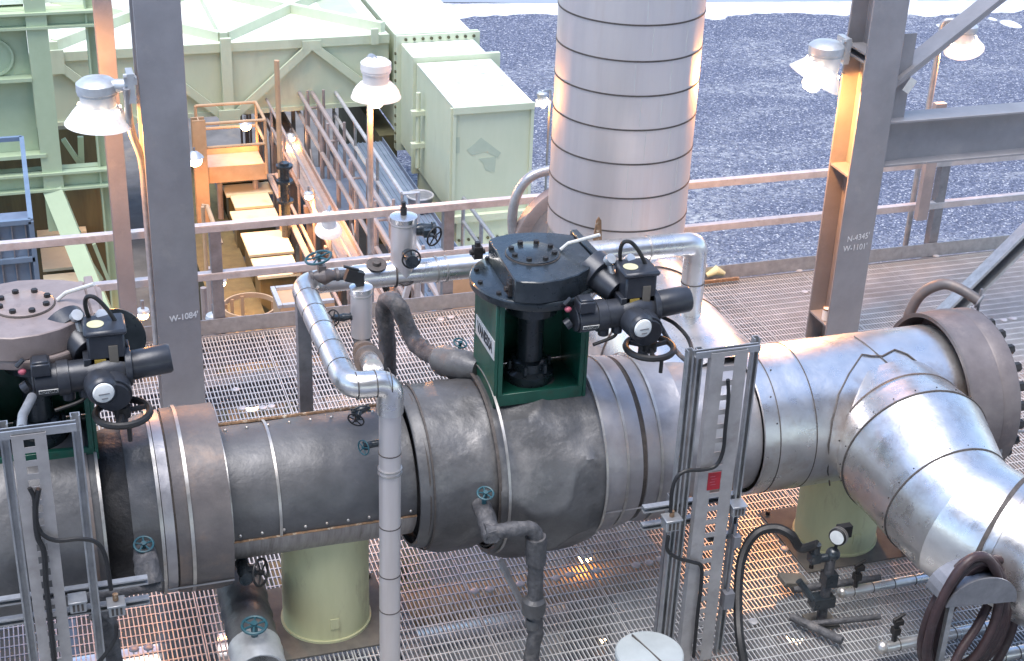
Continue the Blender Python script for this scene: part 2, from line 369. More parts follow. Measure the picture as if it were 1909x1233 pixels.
#@@PARTS@@
# ------------------------------------------------------------------ ground, road, deck
GZ = -8.0
g = MB(); g.add([(-500, -300, GZ), (700, -300, GZ), (700, 900, GZ), (-500, 900, GZ)], [(0, 1, 2, 3)]); struct(g.build('ground', 'gravel'))
rd = [(-400, 56), (0, 53.5), (12, 51.6), (16, 50.8), (20, 49.6), (27, 48.6), (36, 47.6), (60, 44), (400, 20)]
m = MB(); m.add([(x, y, GZ + .02) for x, y in rd] + [(x, y + 300, GZ + .02) for x, y in rd], [(i, i + 1, len(rd) + i + 1, len(rd) + i) for i in range(len(rd) - 1)]); struct(m.build('road', 'road'))
m = MB(); vs = []; fs = []; nn = 260
for i in range(nn + 1):                       # low crushed-stone verge with a ragged edge
    x = -20 + i * .35
    yb = 53.2 - .155 * (x + 5) * (1 if x < 40 else 1); w = 1.5 + 1.3 * mnoise.noise((x * .33, 2, 0)) + .5 * mnoise.noise((x * 1.7, 5, 0))
    off = .7 * mnoise.noise((x * .5, 9, 0)); h = .1 + .1 * abs(mnoise.noise((x * .8, 1, 3)))
    vs += [(x, yb - w * .7 + off, GZ - .03), (x, yb - w * .2, GZ + h), (x, yb + .3, GZ + h), (x, yb + .9, GZ - .02)]
for i in range(nn):
    for k in range(3): a = i * 4 + k; fs.append((a, a + 4, a + 5, a + 1))
m.add(vs, fs); struct(m.build('verge', 'snow'))
m = MB(); m.add([(-9, -4, GZ + .03), (13.2, -4, GZ + .03), (13.2, 20.5, GZ + .03), (-9, 20.5, GZ + .03)], [(0, 1, 2, 3)]); struct(m.build('lower_pavement', 'darkconc'))
m = MB(); m.add([(-14, 20.55, GZ + .03), (9.2, 20.55, GZ + .03), (9.2, 45, GZ + .03), (-14, 45, GZ + .03)], [(0, 1, 2, 3)]); struct(m.build('yard_pavement', 'concrete'))

# grating deck: bearing bars along Y, cross rods along X, laid in panels
DX0, DX1, DY0, DY1 = -2.6, 13.2, 4.4, 12.66
m = MB(); PW = .9144; rng = random.Random(3)
breaks = [DY0, 6.52, 9.56, DY1]
for j in range(3):
    ya, yc = breaks[j] + .004, breaks[j + 1] - .004; px0 = DX0 - (.0, .31, .12)[j]
    while px0 < DX1:
        dz = rng.uniform(-.004, .0); n_ = int(PW / .0302); xe_ = px0 + .006 + n_ * .0302
        for k in range(n_ + 1):
            x = px0 + .006 + k * .0302; b_ = rng.gauss(0, .0022) if rng.random() < .12 else 0
            m.bx(x - .0036 + b_, x + .0036 + b_, ya, yc, dz - .026, dz)
        y = ya + .05
        while y < yc: m.bx(px0 + .003, xe_ + .003, y - .0045, y + .0045, dz - .012, dz - .001); y += .1016
        for y in (ya + .003, yc - .003): m.bx(px0 + .002, xe_ + .004, y - .003, y + .003, dz - .033, dz + .0005)
        px0 += PW + .008
struct(m.build('grating_floor', 'grate', smooth=False))
m = MB()
for y in (5.2, 7.1, 9.6, 11.9): m.ibeam((DX0, y, -.17), (DX1, y, -.17), .16, .26, .012, .009)
for x in (-1.4, 2.1, 4.4, 8.1, 11.4): m.ibeam((x, DY0, -.19), (x, DY1, -.19), .16, .28, .012, .009)
struct(m.build('floor_beams', 'galvdull'))
m = MB(); m.bx(DX0, DX1, DY1 + .01, DY1 + .03, -.32, -.002); struct(m.build('floor_edge', 'galvdull'))

# paired saddle clips holding the grating down
clips = [(885, 1103), (912, 1100), (970, 1090), (1037, 1079), (1062, 1073), (1112, 1065), (1185, 1055), (1210, 1050), (250, 1211), (277, 1208), (490, 761), (506, 758),
         (1871, 598), (1889, 595), (1463, 1024), (1232, 1044), (452, 762), (440, 727), (1490, 505), (1745, 478), (1500, 545), (840, 592), (822, 596), (1404, 1160), (1895, 756)]
cl0 = None
for i, (px, py) in enumerate(clips):
    p = WZ(px, py, 0)
    if cl0 is None:
        cl0 = MB().lathe([(.001, .012), (.018, .013), (.032, .009), (.034, .001)], p, seg=14).build('grating_clip', 'rail')
        cl0.data.transform(Matrix.Translation(-p)); cl0.location = p; c = cl0
    else:
        c = cl0.copy(); COL.objects.link(c); c.location = p
    tag(c, 'small round bright metal clip fixed on the open grating floor', 'clip', 'clips on the grating floor')

# things half seen below the grating
def under(name, label, cat, pts, r, mat, wob=0):
    return tag(MB().tube(pts, r, 16, wob=wob).build(name, mat), label, cat)
under('lower_pipe', 'broad dark pipe running below the grating under the bottom edge', 'pipe', [(-4, 7.2, -2.4), (12, 7.2, -2.4)], .42, 'lag')
under('lower_pipe', 'pale cladded pipe glimpsed through the grating just below the dark lagged pipeline', 'pipe', [(-4, 11.3, -2.6), (4.45, 11.3, -2.6)], .26, 'alu')
under('lower_pipe', 'rust brown pipe below the grating by the green valve', 'pipe', [(2.2, 10.2, -1.5), (5.6, 10.2, -1.5)], .16, 'rust')
under('lower_pipe', 'thin dark pipe below the grating running away from the viewer', 'pipe', [(5.2, 4, -1.2), (5.2, 12, -1.2)], .11, 'lag')
m = MB(); m.bx(-3, 12, 9.0, 9.5, -3.9, -3.5); m.bx(-3, 12, 5.9, 6.3, -3.9, -3.5); tag(m.build('steel_girder', 'galvdull'), 'pair of dark girders crossing far below the grating', 'girder')

under('lower_pipe', 'mid sized grey pipe below the grating beside the gauge stand', 'pipe', [(4.2, 9.6, -2.2), (12, 9.6, -2.2)], .2, 'galvdull')
under('lower_pipe', 'dark vertical pipe below the grating near the drum lid', 'pipe', [(4.4, 10.4, -7.9), (4.4, 10.4, -1.2)], .22, 'lag')
under('lower_pipe', 'dark vertical pipe below the grating left of the green support', 'pipe', [(.9, 11.2, -7.9), (.9, 11.2, -1.0)], .26, 'lag')
m = MB(); m.box((2.6, 12.4, -3.2), (1.5, 1.0, 1.2)); m.box((2.6, 12.4, -2.5), (1.1, .7, .2)); tag(m.build('lower_skid', 'olive', bev=.03), 'dark equipment box below the grating in the middle', 'box')
# ------------------------------------------------------------------ guard rail along the far edge of the deck
RY = 12.76
gr = thing('guard_rail', 'grey steel guard rail with two rails and kick plate along the far deck edge', 'railing', (2, RY, 0))
for z, nm in ((1.03, 'top_rail'), (.56, 'mid_rail')):
    mb = MB(); mb.bx(-2.6, 13.2, RY - .035, RY + .035, z + .031, z + .040); mb.bx(-2.6, 13.2, RY - .035, RY - .027, z - .030, z + .031); mb.build(nm, 'rail', gr, bev=.002)
MB().bx(-2.6, 13.2, RY - .06, RY - .05, .0, .15).build('kick_plate', 'galv', gr)
for px, py in ((405, 600), (826, 560), (1708, 455)):
    x = WZ(px, py, 0).x
    mb = MB(); mb.bx(x - .05, x + .05, RY - .033, RY - .02, -.2, 1.0); mb.bx(x - .05, x - .038, RY - .02, RY + .06, -.2, 1.0); mb.build('post', 'galvdull', gr)

# ------------------------------------------------------------------ steel columns, beam and braces
CYF = 11.0
def column(xc, label, zb=-8, w=.335, d=.36):
    t = thing('steel_column', label, 'column', (xc, CYF, 0), 'steel columns rising through the deck')
    P = [(-w / 2, 0), (w / 2, 0), (w / 2, .022), (.008, .022), (.008, d - .022), (w / 2, d - .022), (w / 2, d), (-w / 2, d), (-w / 2, d - .022), (-.008, d - .022), (-.008, .022), (-w / 2, .022)]
    MB().prism(P, (xc, CYF, -.6), (1, 0, 0), (0, 1, 0), (0, 0, 7.0)).build('shaft', 'column', t, bev=.003)
    return t
lc = column(.998, 'grey column marked W-1084 beside the lamp at left')
rc = column(6.955, 'grey column with stiffener plates carrying the beam and brace at right')
dX = (1, 0, 0); up = (0, 0, 1)
p = WY(343, 591, CYF); text('painted_mark', "W-1084'", .072, (p.x, CYF - .003, p.z), (1, 0, .10), up, 'chalk', lc, .88, .0015)
p = WY(1600, 443, CYF); text('painted_mark', "N-4345'", .08, (p.x, CYF - .003, p.z), (1, 0, .09), up, 'chalk', rc, .85)
p = WY(1594, 462, CYF); text('painted_mark', "W-1101'", .08, (p.x, CYF - .003, p.z), (1, 0, .03), up, 'chalk', rc, .85)
for px, py in ((1560, 318), (1520, 595), (1600, 92), (1590, 108)):
    z = WY(px, py, CYF + .18).z
    mb = MB(); mb.bx(6.955 - .165, 6.955 - .009, CYF + .024, CYF + .336, z - .009, z + .009); mb.build('stiffener_plate', 'column', rc)
mb = MB()
for i, (px, py) in enumerate(((1592, 228), (1587, 265), (1584, 282), (1580, 300))):
    z = WY(px, py, CYF + .1).z; c = V((6.955 - .008, CYF + .06, z)); mb.cyl(c, c + V((-.02, 0, 0)), .016, 8)
mb.build_each('bolt', 'nut', rc)
z = WY(1520, 578, CYF + .15).z
pz = V((6.84, CYF + .12, WY(1520, 595, CYF + .18).z + .012))
pc = thing('paint_can', 'small white can with rusty rim on a ledge of the right column', 'can', pz)
MB().lathe([(.038, 0), (.042, .004), (.042, .115)], pz, seg=20).build('can_body', 'white', pc)
MB().ring(pz + V((0, 0, .115)), up, .042, .012, .003, 20).build('can_rim', 'rust', pc)
# slim column behind the left lamp
xs = .70
bc = tag(MB().prism([(-.07, 0), (.07, 0), (.07, .014), (.006, .014), (.006, .17), (.07, .17), (.07, .184), (-.07, .184), (-.07, .17), (-.006, .17), (-.006, .014), (-.07, .014)], (xs, 12.3, -.5), (1, 0, 0), (0, 1, 0), (0, 0, 6)).build('steel_post', 'column', bev=.002),
         'slim steel post behind the left lamp, warm lit in its lower half', 'post')
# beam and braces on the right
b0 = WY(1660, 282, CYF + .05)
bm = thing('steel_beam', 'horizontal steel beam running right from the right column with pale top', 'beam', (8, CYF + .15, b0.z))
MB().ibeam((6.955 + .17, CYF + .17, 1.99), (13.5, CYF + .17, 1.99), .24, .42, .02, .012).build('beam_body', 'column', bm, bev=.002)
mb = MB(); mb.bx(7.15, 7.34, CYF + .148, CYF + .158, 1.8, 2.95); mb.build('gusset_plate', 'column', bm)
a = V((7.22, CYF + .2, 2.55)); bpt = WY(1850, 0, CYF + .2); dd = (bpt - a).normalized()
br = thing('diagonal_brace', 'diagonal steel brace rising right from the column top with white tag', 'brace', a)
MB().channel(a - dd * .2, bpt + dd * 2.5, .05, .21, .012, up=(0, -1, 0)).build('brace_body', 'column', br)
tg = WY(1696, 160, CYF + .07); mb = MB(); rot = Matrix.Rotation(R(-58), 3, 'Y')
mb.box(tg, (.13, .006, .075), rot); mb.build('white_tag', 'whiteplate', br)
a = WY(1745, 605, CYF + .1); bpt = WY(1920, 432, CYF + .1); dd = (bpt - a).normalized()
a = a - dd * (a.z / dd.z if a.z > 0 else 0)
tag(MB().channel(a, bpt + dd * 2.5, .14, .17, .012, up=(0, -1, .3)).build('diagonal_brace', 'galv'), 'lower diagonal brace rising right from the deck behind the blind flange', 'brace')
xg = WY(1735, 350, 12.5).x
tag(MB().bx(xg - .06, xg + .06, 12.55, 12.62, .5, 1.75).build('hanger_post', 'column'), 'short grey hanger post under the right beam', 'post')

# added unseen floor, roof and posts behind the viewer, shading the near deck
upf = thing('shading_platform', 'added unseen roofed platform above and behind the viewer that shades the near end of the deck', 'platform', (3, -4, 4.9))
MB().bx(-9, 15, -12, 1.1, 4.75, 4.9).build('shading_floor', 'column', upf)
MB().bx(-9, 15, -12, 2.4, 9.6, 9.8).build('shading_roof', 'column', upf)
for x in (-8.5, 14.5):
    for y in (-11.5, .6): MB().ibeam((x, y, -8), (x, y, 9.6), .3, .3, .02, .014).build('shading_post', 'column', upf)
# ------------------------------------------------------------------ lamps
def lamp(base, name_label, tilt=(0, 0), arm_to=None, pole=None, power=60, r=.245, group='sodium deck lamps', lit=True, radius=.05, conduit=None, dome=False, gl=1, lz=.135):
    """base: centre of the shade rim"""
    B = V(base); t = thing('deck_lamp', name_label, 'lamp', B, group)
    rot = Matrix.Rotation(R(tilt[0]), 3, 'X') @ Matrix.Rotation(R(tilt[1]), 3, 'Y')
    ax = rot @ V((0, 0, 1)); k = r / .245
    top = B + ax * .15 * k
    prof = [(.245, 0), (.238, .012), (.19, .085), (.152, .135), (.135, .15), (.128, .15), (.145, .133), (.182, .083), (.236, .004)]
    if dome: prof = [(.245, 0), (.236, .02), (.222, .06), (.195, .10), (.155, .14), (.135, .15), (.128, .148), (.15, .135), (.188, .095), (.213, .056), (.236, .004)]
    MB().lathe([(a * k, b * k) for a, b in prof], B, ax, 40).build('lamp_shade', 'shade' if gl == 0 else 'shadeglow', t)
    if not dome:
        mb = MB(); u, v, _ = frame(ax)
        for i in range(8):
            an = i * PI / 4 + .2; d = u * math.cos(an) + v * math.sin(an); c = B + ax * .125 * k + d * .160 * k
            mb.cyl(c - d * .003, c + d * .004, .014 * k, 10)
        mb.build('vent_hole', 'glass' if lit else 'seam', t)
    z0 = top + V((0, 0, -.03 * k)); h = .15 * k
    q_ = 1.5 if dome else 1.3; h *= q_
    MB().lathe([(.118 * k, -.02), (.126 * k, .0), (.130 * k, .085 * k * q_)], z0, (0, 0, 1), 32).build('ballast_housing', 'white', t)
    MB().lathe([(.132 * k, .084 * k * q_), (.144 * k, .088 * k * q_), (.144 * k, .10 * k * q_), (.150 * k, .105 * k * q_), (.148 * k, h), (.11 * k, h + .03 * k), (.03 * k, h + .04 * k), (.001, h + .042 * k)], z0, (0, 0, 1), 32).build('housing_lid', 'white' if dome else 'cap', t)
    gl = MB().lathe([(.001, -.105 * k), (.045 * k, -.1 * k), (.075 * k, -.07 * k), (.085 * k, -.02 * k), (.085 * k, .06 * k), (.06 * k, .10 * k)], B + ax * (0 if gl else .11) * k, ax, 20)
    gl.build('glass_globe', 'glass' if lit else 'dial', t)
    hc = z0 + V((0, 0, .15 * k))
    if arm_to is not None:
        q = V(arm_to); mb = MB(); mb.tube(fillet([hc, hc * .4 + q * .6 + V((0, 0, .01)), q], .05), [.05 * k] * len(fillet([hc, hc * .4 + q * .6 + V((0, 0, .01)), q], .05)), 12)
        mb.box(q, (.05, .16, .22)); mb.box(q + V((0, -.03, .05)), (.09, .07, .05)); mb.cyl(q + V((-.05, -.06, .09)), q + V((.03, -.06, .09)), .02, 8); mb.cyl(q + V((-.05, -.06, -.07)), q + V((.03, -.06, -.07)), .02, 8)
        mb.build('bracket_arm', 'cap', t)
    if pole is not None:
        q = V(pole); ptop = V((q.x, q.y, hc.z + .1 * k))
        MB().tube(fillet([q, ptop, V((hc.x, hc.y, hc.z + .1 * k)), hc], .06), .03, 12).build('lamp_pole', 'galv', t)
    if conduit: MB().tube(spline(conduit, 8), .028, 10).build('conduit', 'galv', t)
    if lit:
        ld = bpy.data.lights.new('lamp_light', 'POINT'); ld.energy = power; ld.color = (1, .40, .10); ld.shadow_soft_size = radius
        lo = bpy.data.objects.new('lamp_light', ld); COL.objects.link(lo); lo.parent = t; lo.location = -ax * (lz * k if gl else .03)
        ld2 = bpy.data.lights.new('lamp_light', 'POINT'); ld2.energy = power * .16; ld2.color = (1, .52, .22); ld2.shadow_soft_size = .02
        lo = bpy.data.objects.new('lamp_light', ld2); COL.objects.link(lo); lo.parent = t; lo.location = u_off(ax, k)
    return t
def u_off(ax, k):
    u, v, a = frame(ax); return u * .11 * k + a * .07 * k
LP = WY(184, 232, 11.13)
lamp(LP, 'white shaded lamp bracketed on the left side of the column marked W-1084', tilt=(0, 4), arm_to=WY(243, 160, 11.05), power=42, gl=0,
     conduit=[WY(236, 165, 10.98), WY(240, 215, 11.02), WY(247, 250, 11.1), WY(264, 300, 11.16), WY(271, 370, 11.16), WY(283, 520, 11.16), WY(296, 690, 11.16)])
LPr = WY(1518, 149, 11.13)
lamp(LPr, 'tilted white lamp bracketed on the right column', tilt=(6, 27), r=.245, arm_to=WY(1572, 92, 11.25), power=110, lz=.128)
lamp(WY(701, 181, 12.7), 'glowing lamp with bell shaped shade on a pole at the middle of the rail', r=.222, dome=True, pole=(WZ(690, 460, .6).x - .0, 12.84, -.1) if False else (WY(690, 300, 12.84).x, 12.84, -.1), power=42)
q = WY(1290, 494, 14.2); lamp(q, 'lamp shade peeking out behind the silver elbow at the stack', r=.17, pole=(q.x + .1, 14.3, -8), power=8, dome=True)
yv = WZ(1335, 522, .02); lk = thing('floor_valve', 'small rusty yellow valve with a dark bar at the deck edge right of the stack', 'valve', yv)
mb = MB(); mb.tube([yv + V((-.1, .02, .05)), yv + V((0, .02, .10)), yv + V((.09, .02, .05))], [.025, .05, .025], 10); mb.build('valve_body', 'stub', lk)
MB().beam(yv + V((-.24, -.06, .02)), yv + V((.22, -.06, .02)), .03, .03).build('valve_bar', 'rust', lk)
lamp(WY(1797, 92, 12.9), 'glowing lamp on a pole beyond the horizontal beam at far right', tilt=(10, -18), r=.20, pole=(WY(1738, 160, 12.95).x, 12.95, -.1), power=30)
q = WY(612, 430, 24); lamp(q, 'white lamp seen from above between the brown cable tray and the pipe rack', tilt=(22, 0), r=.235, pole=(q.x + .08, 24.25, -8), power=14, dome=True)
q = WY(1012, 194, 30); lamp(q, 'small white lamp on a thin pole left of the tall stack', tilt=(-5, -12), r=.19, pole=(q.x + .2, 30.1, -8), power=25)
# ------------------------------------------------------------------ main pipeline (axis along X)
PY, PZ = 8.35, 1.13
_nn = V((0, PY, PZ - H)).normalized()
def AX(px, py):
    r = ray(px, py); t = (V((0, PY, PZ)) - EYE).dot(_nn) / r.dot(_nn); return (EYE + r * t).x
def shell(x0, x1, r0, r1, nx=10, seg=72, wr=0.0, fr=3.0, sag=0.0, a0=0, a1=2 * PI, cz=PZ, cy=PY, seed=0, ends=True, fold=None):
    """sleeve along X with wrinkles; angle 0 faces the viewer side (-Y), pi/2 is up"""
    mb = MB(); full = abs(a1 - a0 - 2 * PI) < 1e-4; ns = seg if full else seg + 1; vs = []; fs = []
    xs = [(x0, .96)] * (1 if ends else 0) + [(x0 + (x1 - x0) * i / nx, 1) for i in range(nx + 1)] + [(x1, .96)] * (1 if ends else 0)
    for x, sc in xs:
        f = min(1, max(0, (x - x0) / (x1 - x0))); rr = r0 + (r1 - r0) * f
        for k in range(ns):
            a = a0 + (a1 - a0) * k / seg; d = V((0, -math.cos(a), math.sin(a)))
            q = V((x * fr, d.y * fr * rr, d.z * fr * rr + seed))
            e = mnoise.noise(q) * wr + mnoise.noise(q * 2.7) * wr * .5
            if wr: e += wr * 1.0 * ((1 - abs(mnoise.noise(q * 1.15 + V((7, 3, 1))))) ** 5 - .3)
            e *= min(1, 6 * f, 6 * (1 - f)) if wr else 0
            if fold: e += fold(f, a)
            b = sag * max(0, -d.z) ** 2 * math.sin(PI * f) ** .5 if sag else 0
            vs.append((x, cy + d.y * (rr + e) * sc, cz + d.z * (rr + e + b) * sc))
    n = len(xs)
    for i in range(n - 1):
        for k in range(seg): k2 = (k + 1) % ns; fs.append((i * ns + k, i * ns + k2, (i + 1) * ns + k2, (i + 1) * ns + k))
    return mb.add(vs, fs)
def strap(x, r, w=.022, dx=0, mat='band', parent=None, t=.004, name='metal_strap'):
    fn = lambda rr, z, th, d: rr
    return MB().ring((x, PY, PZ), (1, 0, 0), r, w, t, 72).build(name, mat, parent)
pl = thing('lagged_pipeline', 'dark lagged pipeline crossing the left and middle of the deck in strapped sections', 'pipeline', (2, PY, PZ))
def oncyl(px, py, r):
    d = ray(px, py); A_ = d.y * d.y + d.z * d.z; B_ = 2 * (d.y * (EYE.y - PY) + d.z * (EYE.z - PZ)); C2 = (EYE.y - PY) ** 2 + (EYE.z - PZ) ** 2 - r * r
    q = max(0, B_ * B_ - 4 * A_ * C2); return EYE + d * ((-B_ - math.sqrt(q)) / (2 * A_))
def FX(px, py, r): return oncyl(px, py, r).x
xa, xb, xc_, xd = FX(186, 944, .60), FX(302, 955, .57), FX(324, 940, .58), FX(428, 920, .58)
xe, xf, xg2, xh = AX(738, 735) - .03, FX(806, 873, .54), FX(933, 892, .60), FX(1134, 870, .61)
xi0, xi1, xj0, xj1 = xh + .015, FX(1198, 836, .57), FX(1208, 836, .57), FX(1279, 791, .56)
xk = AX(1345, 650)
shell(-2.6, xa, .595, .595, 50, 80, .022, 2.0, .05).build('lagging_jacket', 'lag', pl)
shell(xa, xa + (xb - xa) * .55, .47, .52, 12, 72, .014, 3.0, seed=4).build('lagging_jacket', 'lagshade', pl)
shell(xa + (xb - xa) * .5, xb, .53, .565, 10, 72, .010, 3.0, seed=5).build('lagging_jacket', 'lagfold', pl)
shell(xb + .005, xc_ - .008, .575, .575, 2).build('lagging_band', 'laggrey', pl)
shell(xc_ + .005, xd, .578, .578, 10, 72, .004, 2.5, .03).build('lagging_jacket', 'lagwarm', pl)
o = shell(xd, xe, .418, .418, 24, 72, .004, 2.2).build('lagging_jacket', 'lag', pl)
shell(xe, xf, .52, .535, 8, 72, .006, 3, seed=2).build('lagging_jacket', 'lag', pl)
shell(xf + .004, xg2, .535, .545, 14, 72, .012, 3.2, .10, seed=9).build('lagging_jacket', 'lagfold', pl)
shell(xg2 + .004, xh, .600, .603, 40, 110, .042, 1.7, .10, seed=12, cz=PZ - .04).build('lagging_jacket', 'lagfold', pl)
shell(xi0, xi1, .575, .572, 8, 72, .006, 3, .06, seed=3).build('lagging_band', 'laggrey', pl)
shell(xj0, xj1, .565, .562, 8, 72, .006, 3, .04, seed=6).build('lagging_band', 'laggrey', pl)
shell(xi1 - .02, xj0 + .02, .55, .55, 2).build('gap_strip', 'seam', pl)
shell(xh - .01, xi0 + .01, .57, .57, 2).build('gap_strip', 'seam', pl)
shell(xc_ - .02, xc_ + .02, .56, .56, 2).build('gap_strip', 'seam', pl)
shell(xj1, xk, .47, .47, 6, 72, .004).build('lagging_jacket', 'laggrey', pl)
for x, r, w, mt in ((xa + .01, .606, .018, 'band'), (xa - .05, .606, .02, 'lagwarm'), (xb - .01, .580, .02, 'band'), (FX(355, 954, .585), .586, .021, 'band'), (xd + .014, .426, .017, 'band'), (FX(517, 894, .425), .426, .017, 'band'),
                 (FX(949, 892, .63), .640, .017, 'band'), (xh - .012, .628, .015, 'band'), (FX(1169, 831, .58), .585, .017, 'band'), (FX(1234, 831, .575), .576, .018, 'band')):
    strap(x, r, w, 0, mt, pl)
for x, r, w in ((xf, .552, .012), (xg2, .588, .02), (AX(745, 720), .528, .01)): strap(x, r, w, 0, 'seam', pl, name='seam_strip')
# long seam of the thin section, rivets and the paler under jacket
def onpipe(x, a, r): return V((x, PY - math.cos(a) * r, PZ + math.sin(a) * r))
ang_s = R(-15)
mb = MB(); n = 60
mb.tube([onpipe(xd + .02 + (xe - xd) * i / n, ang_s + .012 * mnoise.noise((i * .7, 0, 0)), .425) for i in range(n)], .0085, 6); mb.build('rusty_seam', 'rust', pl)
shell(xd, xe, .432, .432, 4, 30, .003, 3, a0=R(-100), a1=ang_s, ends=False).build('under_jacket', 'under', pl)
mb = MB(); mb.tube([onpipe(xd + (xe - xd) * i / n, R(118) + .03 * mnoise.noise((i * .5, 3, 0)), .428) for i in range(n)], .012, 6); mb.build('rusty_seam', 'rust', pl)
mb = MB()
for i in range(9):
    x = xd + .06 + (xe - xd - .1) * i / 8
    for a in (ang_s + .11, R(98)): c = onpipe(x, a, .42); mb.ball(c, .011, seg=8, ring=6)
mb.build_each('rivet', 'band', pl)
for (p0, a0_, xx0, xx1, r) in ((0, R(-33), xb, xd, .592), (0, R(-22), xi0, xj1, .582)):
    MB().tube([onpipe(xx0 + (xx1 - xx0) * i / 20, a0_, r) for i in range(21)], .007, 6).build('seam_strip', 'laggrey', pl)

# silver right hand run with tee, reducer, blind flange
sp = thing('clad_pipe', 'bright aluminium clad pipe at right with a tee bending off towards the viewer', 'pipe', (5, PY, PZ))
XF0 = AX(1690, 606)
shell(xk, XF0 + .1, .518, .518, 40, 96, .0018, 2.0).build('pipe_cladding', 'aluX', sp)
for px, py in ((1437, 641), (1372, 650)): strap(AX(px, py), .520, .006, 0, 'seam', sp, .002, 'cladding_seam')
bp = [V((5.58, 8.1, 1.13)), V((5.58, 7.90, 1.12)), V((5.57, 7.68, 1.11)), V((5.54, 7.2, 1.03)), V((5.575, 7.02, 1.0)), V((5.69, 6.82, .965)), V((6.0, 6.40, .90)), V((6.6, 5.62, .80)), V((7.4, 4.6, .70))]
br_ = [.495, .503, .53, .45, .445, .44, .43, .43, .43]
tb = MB(); seg = 64
def ringpts(i, rr):
    t = (bp[min(i + 1, len(bp) - 1)] - bp[max(i - 1, 0)]).normalized(); u, v, a = frame(t, (0, 0, 1)); return t, [bp[i] + (u * math.cos(2 * PI * k / seg) + v * math.sin(2 * PI * k / seg)) * rr for k in range(seg)]
def sleeve(i0, i1, name, mat, grow=0):
    vs = []; fs = []; n = 8
    _, A = ringpts(i0, br_[i0] + grow); _, B = ringpts(i1, br_[i1] + grow)
    for j in range(n + 1):
        f = j / n
        for k in range(seg):
            p = A[k].lerp(B[k], f); c = bp[i0].lerp(bp[i1], f); d = (p - c).normalized()
            vs.append(p + d * (.0025 * mnoise.noise(p * 3)))
    for j in range(n):
        for k in range(seg): k2 = (k + 1) % seg; fs.append((j * seg + k, j * seg + k2, (j + 1) * seg + k2, (j + 1) * seg + k))
    MB().add(vs, fs).build(name, mat, sp)
for i in range(len(bp) - 1): sleeve(i, i + 1, 'branch_cladding', 'alu')
for i in (2, 3, 5):
    t, _ = ringpts(i, 1); MB().ring(bp[i], t, br_[i] + .003, .010 if i != 5 else .028, .004, 64).build('cladding_seam', 'seam', sp)
for i in (2, 3):
    t, A_ = ringpts(i, br_[i] + .004); mb = MB()
    for k in range(0, seg, 3): c = A_[k] - t * .035; mb.ball(c, .0055, seg=6, ring=5)
    mb.build_each('screw', 'nut', sp)
t, _ = ringpts(1, 1); MB().ring(bp[1], t, br_[1] + .004, .008, .003, 64).build('cladding_seam', 'lagwarm', sp)
t, _ = ringpts(5, 1); MB().ring(bp[5] + t * .05, t, br_[5] + .004, .05, .003, 64).build('cladding_band', 'alu', sp)
pts = [oncyl(px, py, .5245) for px, py in ((1547, 905), (1543, 880), (1545, 830), (1552, 785), (1564, 735), (1583, 697), (1607, 661), (1625, 664), (1645, 664), (1668, 652), (1692, 661), (1720, 684), (1757, 713), (1792, 742))]
MB().tube([p for i in range(len(pts) - 1) for p in (pts[i], pts[i].lerp(pts[i + 1], .5) + (pts[i] - V((pts[i].x, PY, PZ))).normalized() * .0015)] + [pts[-1]], .006, 6).build('saddle_seam', 'seam', sp)
pts = [oncyl(px, py, .5245) for px, py in ((1592, 627), (1612, 640), (1640, 664), (1668, 688), (1694, 709))]
MB().tube(pts, .004, 6).build('cladding_seam', 'lagwarm', sp)
mb = MB()
for px, py in ((1565, 822), (1605, 772), (1655, 735), (1600, 800), (1690, 738), (1437, 690), (1449, 790), (1437, 740)): c = oncyl(px, py, .521); mb.ball(c, .006, seg=8, ring=6)
mb.build_each('screw', 'nut', sp)
# blind flange with its cover
XF1 = 6.29; XF2 = 6.44
shell(XF0 + .05, XF1, .600, .612, 4, 96, .003, 3).build('flange_cover', 'flange', sp)
MB().ring((XF0 + .06, PY, PZ), (1, 0, 0), .592, .02, .012, 96).build('cover_rim', 'lagwarm', sp)
fl = MB().lathe([(.05, 0), (.60, 0), (.605, .01), (.605, .14), (.595, .15), (.0005, .15)], (XF1 + .006, PY, PZ), (1, 0, 0), 96).build('blind_flange', 'flange', sp)
MB().bolts((XF1 + .15, PY, PZ), (1, 0, 0), .535, 24, .036, .075).build_each('stud', 'nut', fl)
dv = [WY(1688, 612, 8.9), WY(1700, 575, 8.9), WY(1722, 545, 8.85), WY(1760, 530, 8.75), WY(1795, 542, 8.65), WY(1826, 562, 8.55)]
dvp = MB().tube(spline(dv, 6), .041, 12).build('davit_arm', 'lagwarm', sp)
e = dv[-1]; mb = MB(); mb.torus(e, (dv[-1] - dv[-2]), .046, .012, 14, 6); mb.cyl(e + V((0, 0, .1)), e + V((0, 0, -.12)), .010, 8)
for i in range(4): mb.torus(e + V((-.01, 0, -.13 - i * .04)), (1, 0, 0) if i % 2 else (0, 1, 0), .022, .007, 10, 6)
mb.build('lifting_hook', 'galvdull', dvp)
mb = MB(); c = WX(1862, 812, XF2 - .1); mb.tube([c + V((0, -.02, 0)), c + V((.0, -.03, -.16))], .03, 10); mb.tube(fillet([c + V((-.06, -.02, -.05)), c + V((-.05, -.03, .07)), c + V((.2, -.05, .03))], .03), .011, 8); mb.build('bleed_valve', 'galvdull', sp)

